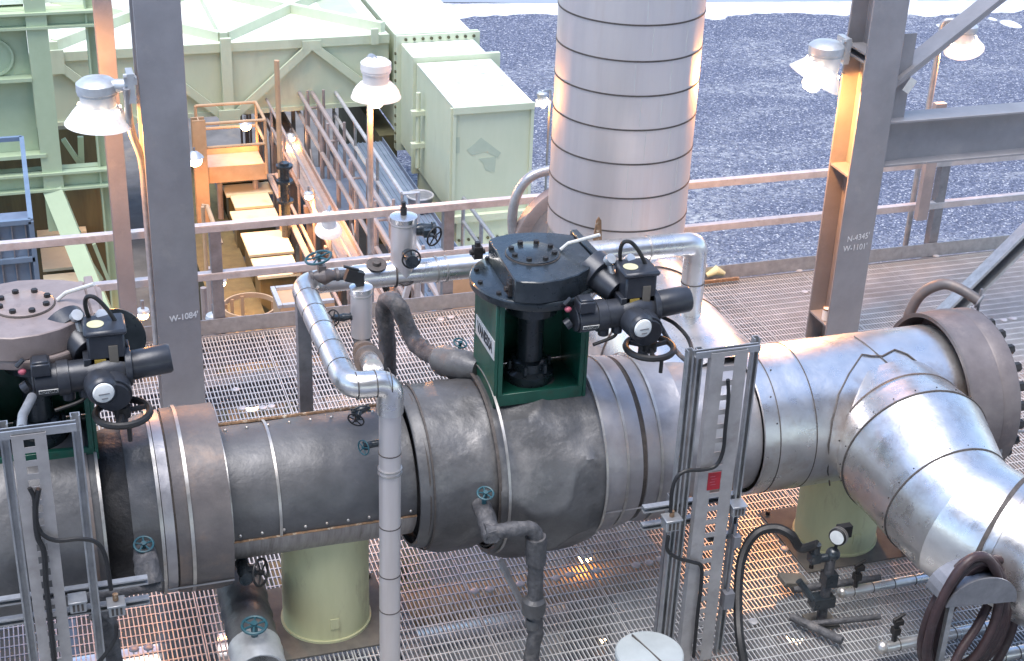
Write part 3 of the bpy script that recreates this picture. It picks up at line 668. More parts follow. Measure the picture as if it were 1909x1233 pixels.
# pipe along Y joining the stack to the main run, and the stack itself
SX, SY, SR = 4.42, 10.5, .548
st = thing('exhaust_stack', 'tall brushed aluminium stack with dark ring seams rising behind the green valve', 'stack', (SX, SY, 0))
MB().lathe([(SR, 1.75), (SR, 7.5)], (SX, SY, 0), (0, 0, 1), 128).build('stack_shell', 'aluZ', st)
zs = [WY(px, py, SY - SR).z for px, py in ((1165, 51), (1158, 119), (1151, 184), (1145, 248), (1140, 312), (1135, 376), (1131, 438))]
dz = zs[0] - zs[1]
for z in [zs[0] + dz * k for k in (6, 5, 4, 3, 2, 1)] + zs: MB().ring((SX, SY, z), up, SR + .0015, .012, .003, 128).build('ring_seam', 'seam', st)
for i, z in enumerate([zs[0] + dz] + zs[:-1]):
    for a in (-1.75 + .12 * math.sin(i * 2.1), -1.25 + .2 * math.sin(i * 1.3 + 1)):
        pts = [V((SX + (SR + .0005) * math.cos(a + .012 * mnoise.noise((i, k * .8, a))), SY + (SR + .0005) * math.sin(a + .012 * mnoise.noise((i, k * .8, a))), z - dz * (k + .4) / 8.5)) for k in range(8)]
        MB().tube(pts, .0022, 5).build('reflection_line', 'whiteplate', st)  # thin white lines paint reflection streaks onto the shell
q = WY(1113, 447, SY - SR - .01); MB().prism([(-.035, 0), (.035, 0), (.02, .16), (0, .19), (-.02, .16)], q, (1, 0, 0), (0, -.0, 1), (0, -.012, 0)).build('rusty_fin', 'rust', st)
arc = [V((SX, SY, 1.76))] + [V((SX, SY - .62 + .62 * math.cos(a), 1.75 - .62 * math.sin(a))) for a in [PI / 2 * i / 8 for i in range(1, 9)]]
MB().tube(arc, SR - .005, 64, cap=False).build('stack_elbow', 'alu', st)
MB().tube([(SX, SY - .6, PZ), (SX, 9.2, PZ), (SX, PY, PZ)], SR - .02, 64, cap=False).build('inlet_pipe', 'alu', st)
for y in (9.85, 9.35): MB().ring((SX, y, PZ), (0, 1, 0), SR - .016, .012, .004, 64).build('ring_seam', 'lagwarm', st)
MB().tube([(SX + .02, SY + .2, PZ + .05), (SX + .02, 11.3, PZ + .05)], .52, 48).build('blind_stub', 'lagwarm', st)
bf = MB().lathe([(.05, 0), (.60, 0), (.62, .012), (.62, .11), (.60, .12), (.0005, .12)], (SX + .02, 11.25, PZ + .05), (0, 1, 0), 64).build('blind_flange', 'vpink', st)
pts = [WY(958, 455, 11.35), WY(955, 405, 11.35), WY(965, 360, 11.35), WY(992, 328, 11.35), WY(1040, 314, 11.35)]
MB().tube(spline(pts, 6), .042, 12).build('davit_arm', 'galv', st)

# pale green stub supports under the pipeline
def stub(x, y, r, label, top):
    t = thing('pipe_support', label, 'support', (x, y, 0), 'painted stub supports under the pipeline')
    MB().lathe([(r, .012), (r, top)], (x, y, 0), seg=48).build('stub_column', 'stub', t)
    mb = MB(); mb.bx(x - r - .13, x + r + .13, y - r - .10, y + r + .10, .002, .012); mb.build('base_plate', 'plate', t)
    MB().ring((x, y, .018), up, r + .006, .02, .008, 40).build('weld_bead', 'stub', t)
    mb = MB()
    for sx in (-1, 1):
        for sy in (-1, 1): c = V((x + sx * (r + .08), y + sy * (r + .055), .0125)); mb.cyl(c, c + V((0, 0, .03)), .018, 6)
    mb.build_each('anchor_bolt', 'nut', t)
    MB().bx(x - .03, x + .03, y - r - .006, y - r + .01, .12, .20).build('drain_plate', 'stub', t)
stub(1.605, 8.37, .292, 'pale green round support under the dark lagged pipeline', 1.0)
stub(5.48, 8.36, .300, 'pale green round support under the bright clad pipe near the gauge', 1.0)

# ------------------------------------------------------------------ motorised valve
def make_valve():
    vx = WY(995, 475, PY).x
    t = thing('motorised_valve', 'motorised valve with deep green yoke and blue black gear case in front of the stack', 'valve', (vx, PY, 1.6), 'motorised valves on the lagged pipeline')
    y0, y1 = PY - .24, PY + .22
    xl, xr = WY(930, 640, y0).x, WY(1098, 640, y0).x
    zt = 2.365
    yk = MB(); yk.bx(xl - .022, xl, y0, y1, 1.64, zt); yk.bx(xr - .022, xr, y0, y1, 1.64, zt); yk.bx(xl + .001, xl + .035, y0, y0 + .02, 1.72, zt); yk.bx(xr - .055, xr - .023, y0, y0 + .02, 1.72, zt); yk.bx(xl + .001, xr - .023, y0 + .01, y1 - .01, 1.665, 1.70); yk.bx(xl + .001, xr - .023, y0 + .004, y0 + .03, 1.64, 1.725); yk.bx(xl + .001, xr - .023, y1 - .02, y1 - .002, 1.705, 2.10)
    yo = yk.build('yoke', 'vgreen', t, bev=.003)
    zc = WX(911, 638, xl - .022); npz = zc.z
    pmb = MB(); c = V((xl - .0245, (y0 + y1) / 2 - .02, npz)); pmb.box(c, (.004, .40, .135)); np_ = pmb.build('name_plate', 'whiteplate', yo)
    text('plate_lettering', 'VANESSA', .105, c + V((-.003, 0, 0)), (0, -1, 0), (0, 0, 1), 'ink', yo, .74, .003)
    s = MB(); cx = (xl + xr) / 2 - .01
    s.lathe([(.17, 2.2), (.17, zt)], (cx, PY, 0), seg=28); s.lathe([(.085, 1.6), (.085, 2.22)], (cx, PY, 0), seg=24); s.lathe([(.14, 1.62), (.16, 1.66), (.16, 1.76), (.12, 1.78), (.12, 1.84), (.085, 1.85)], (cx, PY, 0), seg=24)
    s.bolts((cx, PY, 1.78), up, .135, 6, .016, .06); s.build('valve_stem', 'vblack', t)
    gm = MB()
    gm.lathe([(.30, 2.366), (.40, 2.37), (.405, 2.38), (.405, 2.425), (.395, 2.432), (.10, 2.432)], (cx + .0, PY, 0), seg=64)
    ZT = 2.58
    poly = [(911, 447), (925, 441), (955, 435), (990, 433), (1030, 434), (1066, 438), (1114, 488), (1098, 500), (1078, 512), (1050, 521), (1010, 527), (975, 526), (960, 523)]
    P = [WZ(a, b, ZT) for a, b in poly]
    gm.prism([(p.x, p.y) for p in P][::-1], (0, 0, 2.432), (1, 0, 0), (0, 1, 0), (0, 0, ZT - 2.432))
    pr0, pr1 = WZ(1066, 438, ZT), WZ(1114, 488, ZT)
    gm.beam(pr0 + V((.03, .05, -.07)), pr1 + V((.03, -.02, -.07)), .05, .17, up=(0, 0, 1))
    gc = gm.build('gear_case', 'vblack', t, bev=.006)
    cc = WZ(993, 474, ZT)
    cp = MB().lathe([(.168, 0), (.168, .012), (.160, .016), (.0005, .018)], cc, seg=40).build('cover_plate', 'vblack', gc)
    MB().ring(cc + V((0, 0, .003)), up, .172, .006, .003, 40).build('gasket', 'seam', gc)
    MB().bolts(cc + V((0, 0, .012)), up, .138, 8, .019, .024, .3).build_each('bolt', 'nut', gc)
    mb = MB(); mb.bolts((cx, PY, 2.428), up, .365, 12, .017, .022, .1)
    q = WZ(905, 455, 2.36)
    for a, b, zz in ((890, 470, 2.48), (955, 538, 2.49)):
        c = WZ(a, b, zz); mb.box(c, (.06, .06, .08)); mb.cyl(c + V((-.05, 0, .0)), c + V((.05, 0, 0)), .018, 8); mb.cyl(c, c + V((0, 0, .07)), .02, 6)
    mb.build_each('bolt', 'nut', gc)
    pi = WZ(1045, 466, ZT + .01); mb = MB(); mb.tube([pi, pi + V((.05, .0, .04)), WZ(1118, 438, ZT + .15)], .012, 8); mb.build('pointer_rod', 'whiteplate', gc)
    return t, cx
valve, vcx = make_valve()
def make_actuator(par):
    YA = 7.93
    P = lambda a, b, y=YA: WY(a, b, y); s = PXM(P(1180, 580))
    A = MB()
    p0, p1 = P(1074, 594), P(1160, 582)
    A.cyl(p0, p1, 27 * s, 28); A.cyl(p0 + V((-.015, 0, 0)), p0, 24 * s, 28)
    A.cyl(p0.lerp(p1, .40), p0.lerp(p1, .62), 30 * s, 28)
    g0, g1 = P(1150, 585), P(1216, 574); A.tube([g0, g0.lerp(g1, .5), g1], [27 * s, 34 * s, 26 * s], 24)
    A.cyl(P(1212, 571), P(1222, 570), 33 * s, 28)
    A.cyl(P(1188, 590), P(1188, 590) + V((0, -.17, -.02)), 31 * s, 28); A.cyl(P(1188, 590) + V((0, -.14, -.02)), P(1188, 590) + V((0, -.19, -.025)), 27 * s, 28)
    d0 = P(1205, 612, 7.82); A.cyl(d0 + V((.02, .06, -.08)), d0 + V((.02, .06, -.24)), .035, 14)
    for a, b in ((1125, 612), (1150, 607)): q = P(a, b, 7.9); A.cyl(q + V((0, 0, .05)), q + V((0, 0, -.045)), .035, 12)
    A.box(P(1182, 560, 7.98), (.26, .2, .14))
    # worm input between gear case and actuator
    w0, w1 = P(1098, 500, 8.22), P(1150, 545, 8.02)
    A.tube([w0, w0.lerp(w1, .42), w0.lerp(w1, .43), w1], [.14, .145, .10, .085], 28)
    ab = A.build('actuator_body', 'adark', par, bev=.003)
    m0, m1 = P(1220, 569), P(1284, 556)
    MB().tube([m0, m0.lerp(m1, .06), m0.lerp(m1, .94), m1], [24 * s, 25.5 * s, 25.5 * s, 23 * s], 32).build('motor', 'adark', ab)
    # terminal box with sloping lid
    bx_ = P(1184, 534, 7.98); mb = MB(); mb.box(bx_, (.205, .20, .23)); mb.box(bx_ + V((0, 0, .125)), (.235, .23, .035)); tb_ = mb.build('terminal_box', 'adark', ab, bev=.012)
    lid = bx_ + V((-.045, -.01, .1435)); MB().lathe([(.047, 0), (.047, .002), (.0005, .0025)], lid, seg=28).build('sticker', 'paleyellow', ab)
    f = bx_ + V((0, -.1015, 0))
    MB().box(f + V((-.04, 0, -.055)), (.062, .003, .042)).build('label', 'yellow', ab)
    MB().box(f + V((.035, 0, -.02)), (.05, .012, .13)).build('label', 'plate', ab)
    sw = P(1090, 571, 7.9); mb = MB(); mb.box(sw + V((0, 0, .01)), (.105, .11, .075)); mb.box(sw + V((0, 0, .052)), (.085, .09, .02)); mb.build('switch_box', 'adark', ab, bev=.006)
    c = p0.lerp(p1, .22) + V((0, -27 * s * .94 - .004, -27 * s * .3)); rot = Matrix.Rotation(R(17), 3, 'X')
    MB().box(c, (.105, .004, .026), rot).build('maker_plate', 'whiteplate', ab)
    text('plate_lettering', 'ROTORK', .028, c + V((0, -.0032, -.001)), (1, 0, 0), (0, -.29, .956), 'ink', ab, .85, .0006)
    MB().ball(P(1059, 577, 7.92), .019, (1.2, 1, 1)).build('plug', 'pink', ab)
    mb = MB(); mb.cyl(P(1052, 568, 7.92), P(1064, 556, 7.92), .014, 8); mb.cyl(P(1064, 600), P(1054, 607), .035, 10); mb.build_each('cable_gland', 'adark', ab)
    dc = P(1197, 611, 7.72); ax = V((.10, -.97, .05)).normalized()
    MB().lathe([(.088, -.12), (.092, -.04), (.086, -.012), (.070, .0), (.066, .012), (.0005, .012)], dc, ax, 36).build('dial_housing', 'adark', ab)
    MB().lathe([(.060, .0125), (.054, .022), (.03, .028), (.0005, .030)], dc, ax, 32).build('dial_window', 'dial', ab)
    u_, v_, _ = frame(ax); mb = MB()
    mb.beam(dc + ax * .031 - u_ * .03, dc + ax * .031 + u_ * .03, .006, .002, up=ax); mb.beam(dc + ax * .029 - v_ * .028 - u_ * .015, dc + ax * .029 - v_ * .028 + u_ * .02, .006, .003, up=ax); mb.build_each('dial_mark', 'galvdull', ab)
    hc = P(1211, 648, 7.80); mb = MB(); handwheel(mb, hc, (0, 0, 1), .150, .021, 3); mb.cyl(hc, hc + V((0, 0, .1)), .022, 10); mb.cyl(hc + V((.02, -.15, 0)), hc + V((.02, -.15, -.1)), .013, 8)
    mb.build('handwheel', 'black', ab)
    mb = MB()
    for a, b in ((1133, 487), (1170, 487)):
        q = P(a, b, 8.1); mb.cyl(q, q + V((.012, -.03, .03)), .034, 10); mb.cyl(q + V((.01, -.02, -.02)), q + V((.035, -.05, -.16)), .02, 8)
    mb.build_each('cable_gland', 'cap', ab, per=2)
    mb = MB(); pts = [P(1158, 500, 8.08), P(1156, 470, 8.06), P(1163, 452, 8.04), P(1180, 455, 8.02), P(1200, 485, 8.0), P(1212, 525, 7.98), P(1216, 560, 8.0)]
    mb.tube(spline(pts, 6), .013, 8)
    mb.tube(spline([P(1152, 610, 7.9), P(1149, 622, 7.88), P(1140, 630, 7.86), P(1106, 643, 7.84)], 5), .011, 8); mb.build('cable', 'black', ab)
    return ab
make_actuator(valve)
dlt = WZ(45, 571, 2.58) - WZ(993, 474, 2.58)
v2 = copy_tree(valve); v2.location = valve.location + V((dlt.x, 0, 0))
v2['label'] = 'motorised valve with gear case coloured pink for lamp glow, cut by the left edge of the picture'
def relink(o, kinds, mat):
    for ch in o.children_recursive:
        if ch.name.split('.')[0] in kinds:
            ch.material_slots[0].link = 'OBJECT'; ch.material_slots[0].material = M[mat]
relink(v2, ('gear_case', 'cover_plate'), 'vpink')  # blue black paint swapped for pink that stands in for lamp glow
for c in [c for ch in v2.children_recursive if ch.name.split('.')[0] == 'yoke' for c in ch.children]: bpy.data.objects.remove(c)
bpy.context.view_layer.update()
# big worm flange and lamp-tinted housing on the left valve
for ch in v2.children:
    if ch.name.split('.')[0] == 'actuator_body': ch.location.x -= .14; ch.location.z -= .01
c = WY(214, 632, 8.3)
o = MB().lathe([(.05, -.035), (.175, -.035), (.18, -.02), (.18, .0), (.0005, .0)], c, (-.15, -1, .25), 40).build('worm_flange', 'vblack', v2)
mb = MB(); a = WZ(130, 520, 2.5); 
P4 = [WZ(x, y, 2.58) for x, y in ((95, 540), (150, 520), (188, 533), (196, 590), (120, 596))]
mb.prism([(p.x, p.y) for p in P4], (0, 0, 2.40), (1, 0, 0), (0, 1, 0), (0, 0, .17)); mb.build('worm_housing', 'vpink', v2, bev=.006)

# loose cables from the actuator
def cable(label, pts, r=.013, mat='black', name='cable', cat='cable', n=6):
    return tag(MB().tube(spline(pts, n), r, 8).build(name, mat), label, cat)
cable('black cable drooping from the actuator motor to the middle tray frame', [WY(1232, 590, 7.95), WY(1258, 604, 7.9), WY(1282, 630, 7.8), WY(1292, 660, 7.6), WY(1300, 690, 7.4)])
cable('grey cable sagging from the actuator behind the handwheel to the middle tray frame', [WY(1222, 592, 8.0), WY(1250, 640, 7.9), WY(1270, 665, 7.7), WY(1300, 688, 7.42)], .016, 'wrap')
# ------------------------------------------------------------------ strut frames with cable trays
def tray(x, y, z0, z1, w, name, par, hole=.075, pitch=.10, n0=0):
    """upright perforated cable tray: two side bands, cross bars between square holes"""
    mb = MB(); hw = hole / 2
    mb.bx(x - w / 2, x - hw, y - .004, y, z0, z1); mb.bx(x + hw, x + w / 2, y - .004, y, z0, z1)
    z = z1 - .03
    mb.bx(x - hw, x + hw, y - .004, y, z, z1)
    while z > z0 + pitch:
        mb.bx(x - hw, x + hw, y - .004, y, z - pitch, z - pitch + .035); z -= pitch
    mb.bx(x - w / 2, x - w / 2 + .004, y, y + .05, z0, z1); mb.bx(x + w / 2 - .004, x + w / 2, y, y + .05, z0, z1)
    return mb.build(name, 'tray', par)
FY = 7.30
def junction_box(c, par, s=1.0, name='junction_box', gl=True):
    mb = MB(); mb.box(c, (.10 * s, .09, .075 * s)); mb.box(c + V((0, -.005, .043 * s)), (.115 * s, .10, .012)); o = mb.build(name, 'galv', par, bev=.003)
    mb = MB()
    for i in (-1, 0, 1): mb.box(c + V((i * .026 * s, -.046, 0)), (.014 * s, .004, .05 * s))
    mb.build('terminal_slot', 'seam', o)
    
    if gl: mb = MB(); mb.cyl(c + V((0, 0, .05)), c + V((0, 0, .09)), .016, 10); mb.build('gland', 'rust', o)
    return o
f1 = thing('tray_frame', 'galvanised strut frame with perforated cable tray and red tag in the middle foreground', 'frame', (WY(1350, 660, FY).x, FY, 0), 'strut frames carrying cable trays')
tl, tr = WY(1308, 655, FY), WY(1413, 640, FY); zt = (tl.z + tr.z) / 2
for x, nm in ((tl.x, 'upright'), (tl.x - .062, 'upright'), (tr.x, 'upright')):
    MB().channel((x, FY + .03, 0), (x, FY + .03, zt + (.03 if x == tr.x else .0)), .042, .042, .005, up=(0, -1, 0)).build(nm, 'galv', f1)
MB().channel((tl.x - .05, FY - .02, zt - .01), (tr.x, FY - .02, zt - .01), .042, .042, .005, up=(0, 0, 1)).build('cross_bar', 'galv', f1)
tx = WY(1352, 665, FY - .05).x
tx += .03; tray(tx, FY - .05, 0.02, zt + .0, .235, 'cable_tray', f1, .068, .10)
zc = WY(1300, 945, FY).z
MB().channel((tl.x - .26, FY + .06, zc), (tr.x + .02, FY + .06, zc), .042, .042, .005, up=(0, -1, 0)).build('cross_bar', 'galv', f1)
MB().channel((tl.x - .26, FY + .06, zc - .13), (tx, FY + .06, zc - .13), .042, .042, .005, up=(0, -1, 0)).build('cross_bar', 'galv', f1)
MB().channel((tx + .05, FY + .06, zc - .30), (tr.x, FY + .06, zc - .30), .042, .042, .005, up=(0, -1, 0)).build('cross_bar', 'galv', f1)
for px in (1243, 1228):
    x = WZ(px, 1110, .3).x; mb = MB(); mb.channel((x - .05, FY + .2, 0), (x - .05, FY + .2, zc - .02), .042, .042, .005, up=(0, -1, 0)); mb.build('upright', 'galvdull', f1)
junction_box(WY(1251, 975, FY - .02), f1); junction_box(WY(1373, 948, FY - .03), f1, .9, gl=False)
mb = MB(); a = WY(1372, 978, FY - .03); mb.cyl(a, a + V((0, 0, -.55)), .012, 8); mb.box(a + V((.01, -.01, -.12)), (.05, .05, .08)); mb.box(a + V((0, -.01, -.58)), (.07, .06, .12)); mb.build('switch_rod', 'galvdull', f1)
c = WY(1331, 897, FY - .056); rg = MB().box(c, (.085, .004, .125)).build('red_tag', 'red', f1)
mb = MB()
for i in range(4): mb.box(c + V((-.012 + .008 * (i % 2), -.0028, .035 - i * .02)), (.035, .001, .004))
mb.build('tag_lines', 'pink', rg)
pts = [WY(a, b, FY - .08) for a, b in ((1357, 708), (1358, 740), (1352, 800), (1348, 840), (1335, 868), (1310, 876), (1280, 878), (1262, 890), (1253, 915), (1250, 955))]
MB().tube(spline(pts, 6), .0125, 8).build('tray_cable', 'black', f1)
pts = [WY(a, b, FY - .08) for a, b in ((1246, 1000), (1244, 1025), (1262, 1040), (1290, 1048), (1307, 1056), (1307, 1090), (1300, 1150), (1293, 1225))]
MB().tube(spline(pts, 6), .0125, 8).build('tray_cable', 'black', f1)

f2 = thing('tray_frame', 'strut frame with perforated cable tray below the left valve, cut by the left edge', 'frame', (WY(75, 800, FY).x, FY, 0), 'strut frames carrying cable trays')
tl, tr = WY(-70, 812, FY), WY(141, 787, FY); zt = (tl.z + tr.z) / 2
for x in (tl.x + .20, tr.x): MB().channel((x, FY + .03, 0), (x, FY + .03, zt + .03), .05, .042, .005, up=(0, -1, 0)).build('upright', 'galv', f2)
MB().channel((tl.x, FY - .02, zt - .01), (tr.x, FY - .02, zt - .01), .046, .046, .005, up=(0, 0, 1)).build('cross_bar', 'galv', f2)
tx = WY(52, 805, FY - .05).x
tray(tx, FY - .05, .02, zt - .01, .175, 'cable_tray', f2, .056, .082)
zc = WY(120, 1120, FY).z
for dz in (0, -.14): MB().channel((tl.x, FY + .08, zc + dz), (tr.x + .30, FY + .08, zc + dz), .042, .042, .005, up=(0, -1, 0)).build('cross_bar', 'galv', f2)
junction_box(WY(145, 1125, FY - .02), f2, .9, gl=False); junction_box(WY(217, 1132, FY + .02), f2, .9)
pts = [WY(a, b, FY - .08) for a, b in ((55, 910), (64, 930), (66, 965), (78, 995), (105, 1008), (150, 1005), (180, 1012), (197, 1040), (207, 1100))]
MB().tube(spline(pts, 6), .0125, 8).build('tray_cable', 'black', f2)
pts = [WY(a, b, FY - .08) for a, b in ((72, 912), (66, 950), (70, 1000), (82, 1030), (86, 1090), (94, 1160), (102, 1240))]
MB().tube(spline(pts, 6), .0155, 8).build('tray_cable', 'black', f2)
pts = [WY(a, b, FY - .08) for a, b in ((217, 1165), (215, 1190), (200, 1215), (180, 1240))]
MB().tube(spline(pts, 6), .0125, 8).build('tray_cable', 'black', f2)
o = MB().tube(fillet([WY(60, 740, 7.75), WY(42, 775, 7.5), WY(40, 800, 7.32)], .05), .026, 10).build('conduit', 'galv', f2)

# ------------------------------------------------------------------ silver small-bore line over the pipeline
YV = 7.62
ev = WY(727, 712, YV); zr = ev.z
yb = WZ(562, 528, zr).y
cr = WZ(640, 708, zr)                          # near corner
xb = WZ(560, 528, zr).x
xr = WZ(1296, 455, zr + .02)
near = V((cr.x - .02, YV, zr))
run_x = (cr.x + xb) / 2
tl_ = thing('silver_line', 'silver clad small pipe looping over the lagged pipeline and down in front of it', 'pipe', (near.x, YV, 0))
R1, R2, RB = .080, .066, .085
A = V((run_x, yb, zr)); B = V((run_x + .01, YV, zr)); C_ = V((ev.x, YV, zr)); D_ = V((ev.x, YV, -.3))
mb = MB(); mb.tube(fillet([A + V((.4, 0, 0)), A, B, C_, V((ev.x, YV, zr - .2))], .17, 8), R1, 20); mb.build('pipe_cladding', 'alu', tl_)
MB().tube([(ev.x, YV, zr - .16), D_], R2, 20).build('pipe_cladding', 'aluZ', tl_)
XE = WY(1298, 460, yb).x
MB().tube([A + V((.35, 0, 0)), V((XE - .12, yb, zr))], RB, 20).build('pipe_cladding', 'alu', tl_)
MB().tube(fillet([V((XE - .16, yb, zr)), V((XE, yb, zr)), V((XE, yb, 1.3))], .15, 8), RB * .98, 20).build('pipe_cladding', 'alu', tl_)
for f in (.17, .33, .5, .68, .85): MB().ring(A.lerp(B, f), (0, 1, 0), R1 + .0005, .004, .0015, 24).build('cladding_seam', 'seam', tl_)
for z in (zr - .17, zr - .48, zr - 1.0, zr - 1.36, zr - 1.63): MB().ring((ev.x, YV, z), up, R2 + .001, .006, .002, 24).build('cladding_seam', 'seam', tl_)
zb = WY(728, 884, YV - R2).z
for dz in (0, -.03): MB().ring((ev.x, YV, zb + dz), up, R2 + .004, .009, .004, 24).build('clamp_band', 'band', tl_)
for a in (.22, .55, .8): MB().ring(V((near.x + .17 * a * 2, YV, zr)), (1, 0, 0), R1 + .001, .006, .002, 24).build('cladding_seam', 'seam', tl_)
for px in (735, 812, 830, 1205): x = WY(px, 495, yb).x; MB().ring((x, yb, zr), (1, 0, 0), RB + .003, .012, .004, 24).build('clamp_band', 'band' if px > 800 else 'seam', tl_)
MB().ring((XE, yb, zr - .3), up, RB + .001, .006, .002, 24).build('cladding_seam', 'seam', tl_)
x0 = WZ(568, 768, 0)
tag(MB().beam((run_x + .02, yb + .04, 0), (run_x + .02, yb + .04, zr - RB), .09, .09).build('pipe_post', 'galvdull'), 'square post holding up the elbow of the silver line behind the pipeline', 'post')

def globe_valve(name, label, p, ax, wheel_ax, r=.07, mat='vblack', wmat='black', body=.045, stem=.12, s=1.0):
    t = thing(name, label, 'valve', p, None); p = V(p); a = V(ax).normalized(); w = V(wheel_ax).normalized()
    mb = MB(); mb.tube([p - a * .09 * s, p - a * .06 * s, p, p + a * .06 * s, p + a * .09 * s], [.03 * s, .035 * s, body * s, .035 * s, .03 * s], 12); mb.cyl(p - a * .095 * s, p - a * .075 * s, .045 * s, 10); mb.cyl(p + a * .075 * s, p + a * .095 * s, .045 * s, 10); mb.tube([p, p + w * .05, p + w * .06, p + w * stem], [.03 * s, .028 * s, .014 * s, .012 * s], 10)
    mb.box(p + w * .055, (.05 * s, .05 * s, .05 * s)); mb.build('valve_body', mat, t)
    mb = MB(); handwheel(mb, p + w * stem, w, r, r * .1, 5); mb.build('handwheel', wmat, t); return t
# upright capped drip pots
def pot(base, h, r, label, stem=True):
    t = thing('drip_pot', label, 'pipe', base, 'silver capped drip pots'); b = V(base)
    MB().lathe([(r, 0), (r, h)], b, seg=28).build('pot_shell', 'aluZ', t)
    mb = MB(); mb.lathe([(r + .004, h - .03), (r + .006, h), (r * .95, h + .004), (.02, h + .012), (.0005, h + .012)], b, seg=28); mb.build('pot_cap', 'alu', t)
    MB().ring(b + V((0, 0, h - .05)), up, r + .001, .008, .003, 28).build('pot_band', 'band', t)
    if stem: mb = MB(); mb.cyl(b + V((0, 0, h + .01)), b + V((0, 0, h + .06)), .022, 10); mb.cyl(b + V((0, 0, h + .05)), b + V((0, 0, h + .10)), .015, 6); mb.build('nipple', 'nut', t)
    return t
YP1 = 8.55
b1 = WY(674, 625, YP1); t1 = WY(671, 535, YP1)
pot(b1, t1.z - b1.z, .068, 'silver capped pot beside the near elbow of the silver line')
cb = WY(660, 512, YP1); mb = MB(); mb.box(cb + V((0, 0, -.01)), (.11, .05, .08), Matrix.Rotation(R(20), 3, 'Y')); mb.cyl(cb, V((t1.x, YP1, t1.z)), .022, 10); mb.box(cb + V((-.02, -.01, .05)), (.10, .02, .012), Matrix.Rotation(R(20), 3, 'Y'))
tag(mb.build('limit_switch', 'black'), 'black limit switch on top of the near silver pot', 'switch')
YB = yb
b2 = WY(752, 495, YB); t2 = WY(756, 403, YB)
p2 = pot(V((b2.x, YB, zr)), t2.z - zr, .085, 'silver capped pot standing on the far run of the silver line by the rail')
mb = MB(); x0_ = b2.x
mb.tube([V((x0_ + .087 * math.cos(a), YB - .087 * abs(math.sin(a)), zr + .05 - .10 * math.sin(a))) for a in [PI * i / 12 for i in range(13)]], .008, 6); mb.build('saddle_seam', 'seam', p2)
globe_valve('globe_valve', 'black handwheel valve sticking out right of the far silver pot', WY(785, 428, YB), (1, 0, 0), (.5, -.8, -.1), .065)
globe_valve('globe_valve', 'black handwheel valve on the front of the far silver pot', WY(762, 478, YB - .12), (0, 1, 0), (0, -1, .15), .06, stem=.07)
globe_valve('globe_valve', 'blue handwheel valve over the elbow of the silver line at the rail', WY(604, 515, yb - .05), (1, 0, 0), (-.25, .0, 1), .085, 'lagwarm', 'teal', .06, .14)
m_ = MB(); m_.tube([WY(608, 515, yb - .05), WY(655, 512, yb - .05)], .035, 12); tag(m_.build('dark_nipple', 'wrap'), 'short bare pipe between the blue handwheel valve and the silver line', 'pipe')
globe_valve('globe_valve', 'dark valve left of the near silver pot pointing left', WY(640, 592, YP1), (1, 0, 0), (-.8, -.5, .3), .05, stem=.09, s=.6)
# heavy elbow between near pot and line
mb = MB(); q0 = WY(674, 628, YP1); q1 = WY(676, 650, YP1 - .05); q2 = WZ(706, 690, zr + .0); q2 = V((C_.x - .07, YV + .12, zr + .03))
mb.tube([q0, q1], .055, 18); mb.tube([q1, q1.lerp(q2, .5)], .062, 18); mb.ring(q1.lerp(q2, .3), q2 - q1, .06, .05, .02, 24); mb.ring(q1.lerp(q2, .6), q2 - q1, .07, .03, .02, 24)
tag(mb.build('flanged_joint', 'lagwarm'), 'dull flanged joint sloping between the near silver pot and the line elbow', 'joint')
MB and tag(MB().tube([q1.lerp(q2, .5), q2], .06, 18).build('clad_branch', 'alu'), 'short silver branch entering the near elbow of the silver line', 'pipe')
globe_valve('globe_valve', 'dark valve under the near elbow of the silver line', WY(672, 765, 7.9), (1, 0, .2), (-.5, -.75, -.3), .05, stem=.08, s=.6)
globe_valve('globe_valve', 'teal tipped valve on the left side of the silver downpipe', WY(695, 828, YV + .05), (1, 0, .1), (-.85, -.5, .1), .045, 'vblack', 'teal', .035, .075, s=.65)
# dark wrapped insulated loop near the yoke
YL = 9.3
pts = [WY(724, 720, YL + .2), WY(722, 640, YL + .2), WY(716, 585, YL + .2), WY(722, 560, YL + .15), WY(738, 566, YL + .05), WY(757, 605, YL), WY(775, 640, YL - .1), WY(800, 660, YL - .3), WY(828, 672, YL - .5)]
sl = thing('wrapped_line', 'dark tape wrapped line looping up left of the green valve yoke', 'pipe', pts[0])
MB().tube(spline(pts, 5), .062, 16, wob=.16).build('wrapped_pipe', 'wrap', sl)
a, b = WY(812, 668, YL - .5), WY(893, 690, 8.5)
MB().tube([a, a.lerp(b, .1), a.lerp(b, .75), b], [.075, .105, .10, .07], 18, wob=.12).build('valve_jacket', 'lagfold', sl)
MB().tube([WY(726, 735, YL + .2), WY(722, 640, YL + .22)], .05, 12, wob=.15).build('wrapped_pipe', 'wrap', sl)
c = WY(858, 640, 8.75); mb = MB(); handwheel(mb, c, (0.2, -.3, 1), .045, .006, 4); mb.cyl(c, c + V((-.01, 0, -.1)), .012, 8); mb.build('handwheel', 'teal', sl)
sg = WY(700, 492, yb); globe = MB().lathe([(.068, 0), (.068, .006), (.03, .007), (.026, .03), (.0005, .034)], WY(702, 494, yb - .02) + V((0, 0, .0)), (0, -.3, 1), 24)
tag(globe.build('seal_disc', 'seam'), 'dark round seal on top of the far silver run left of the pot', 'seal')

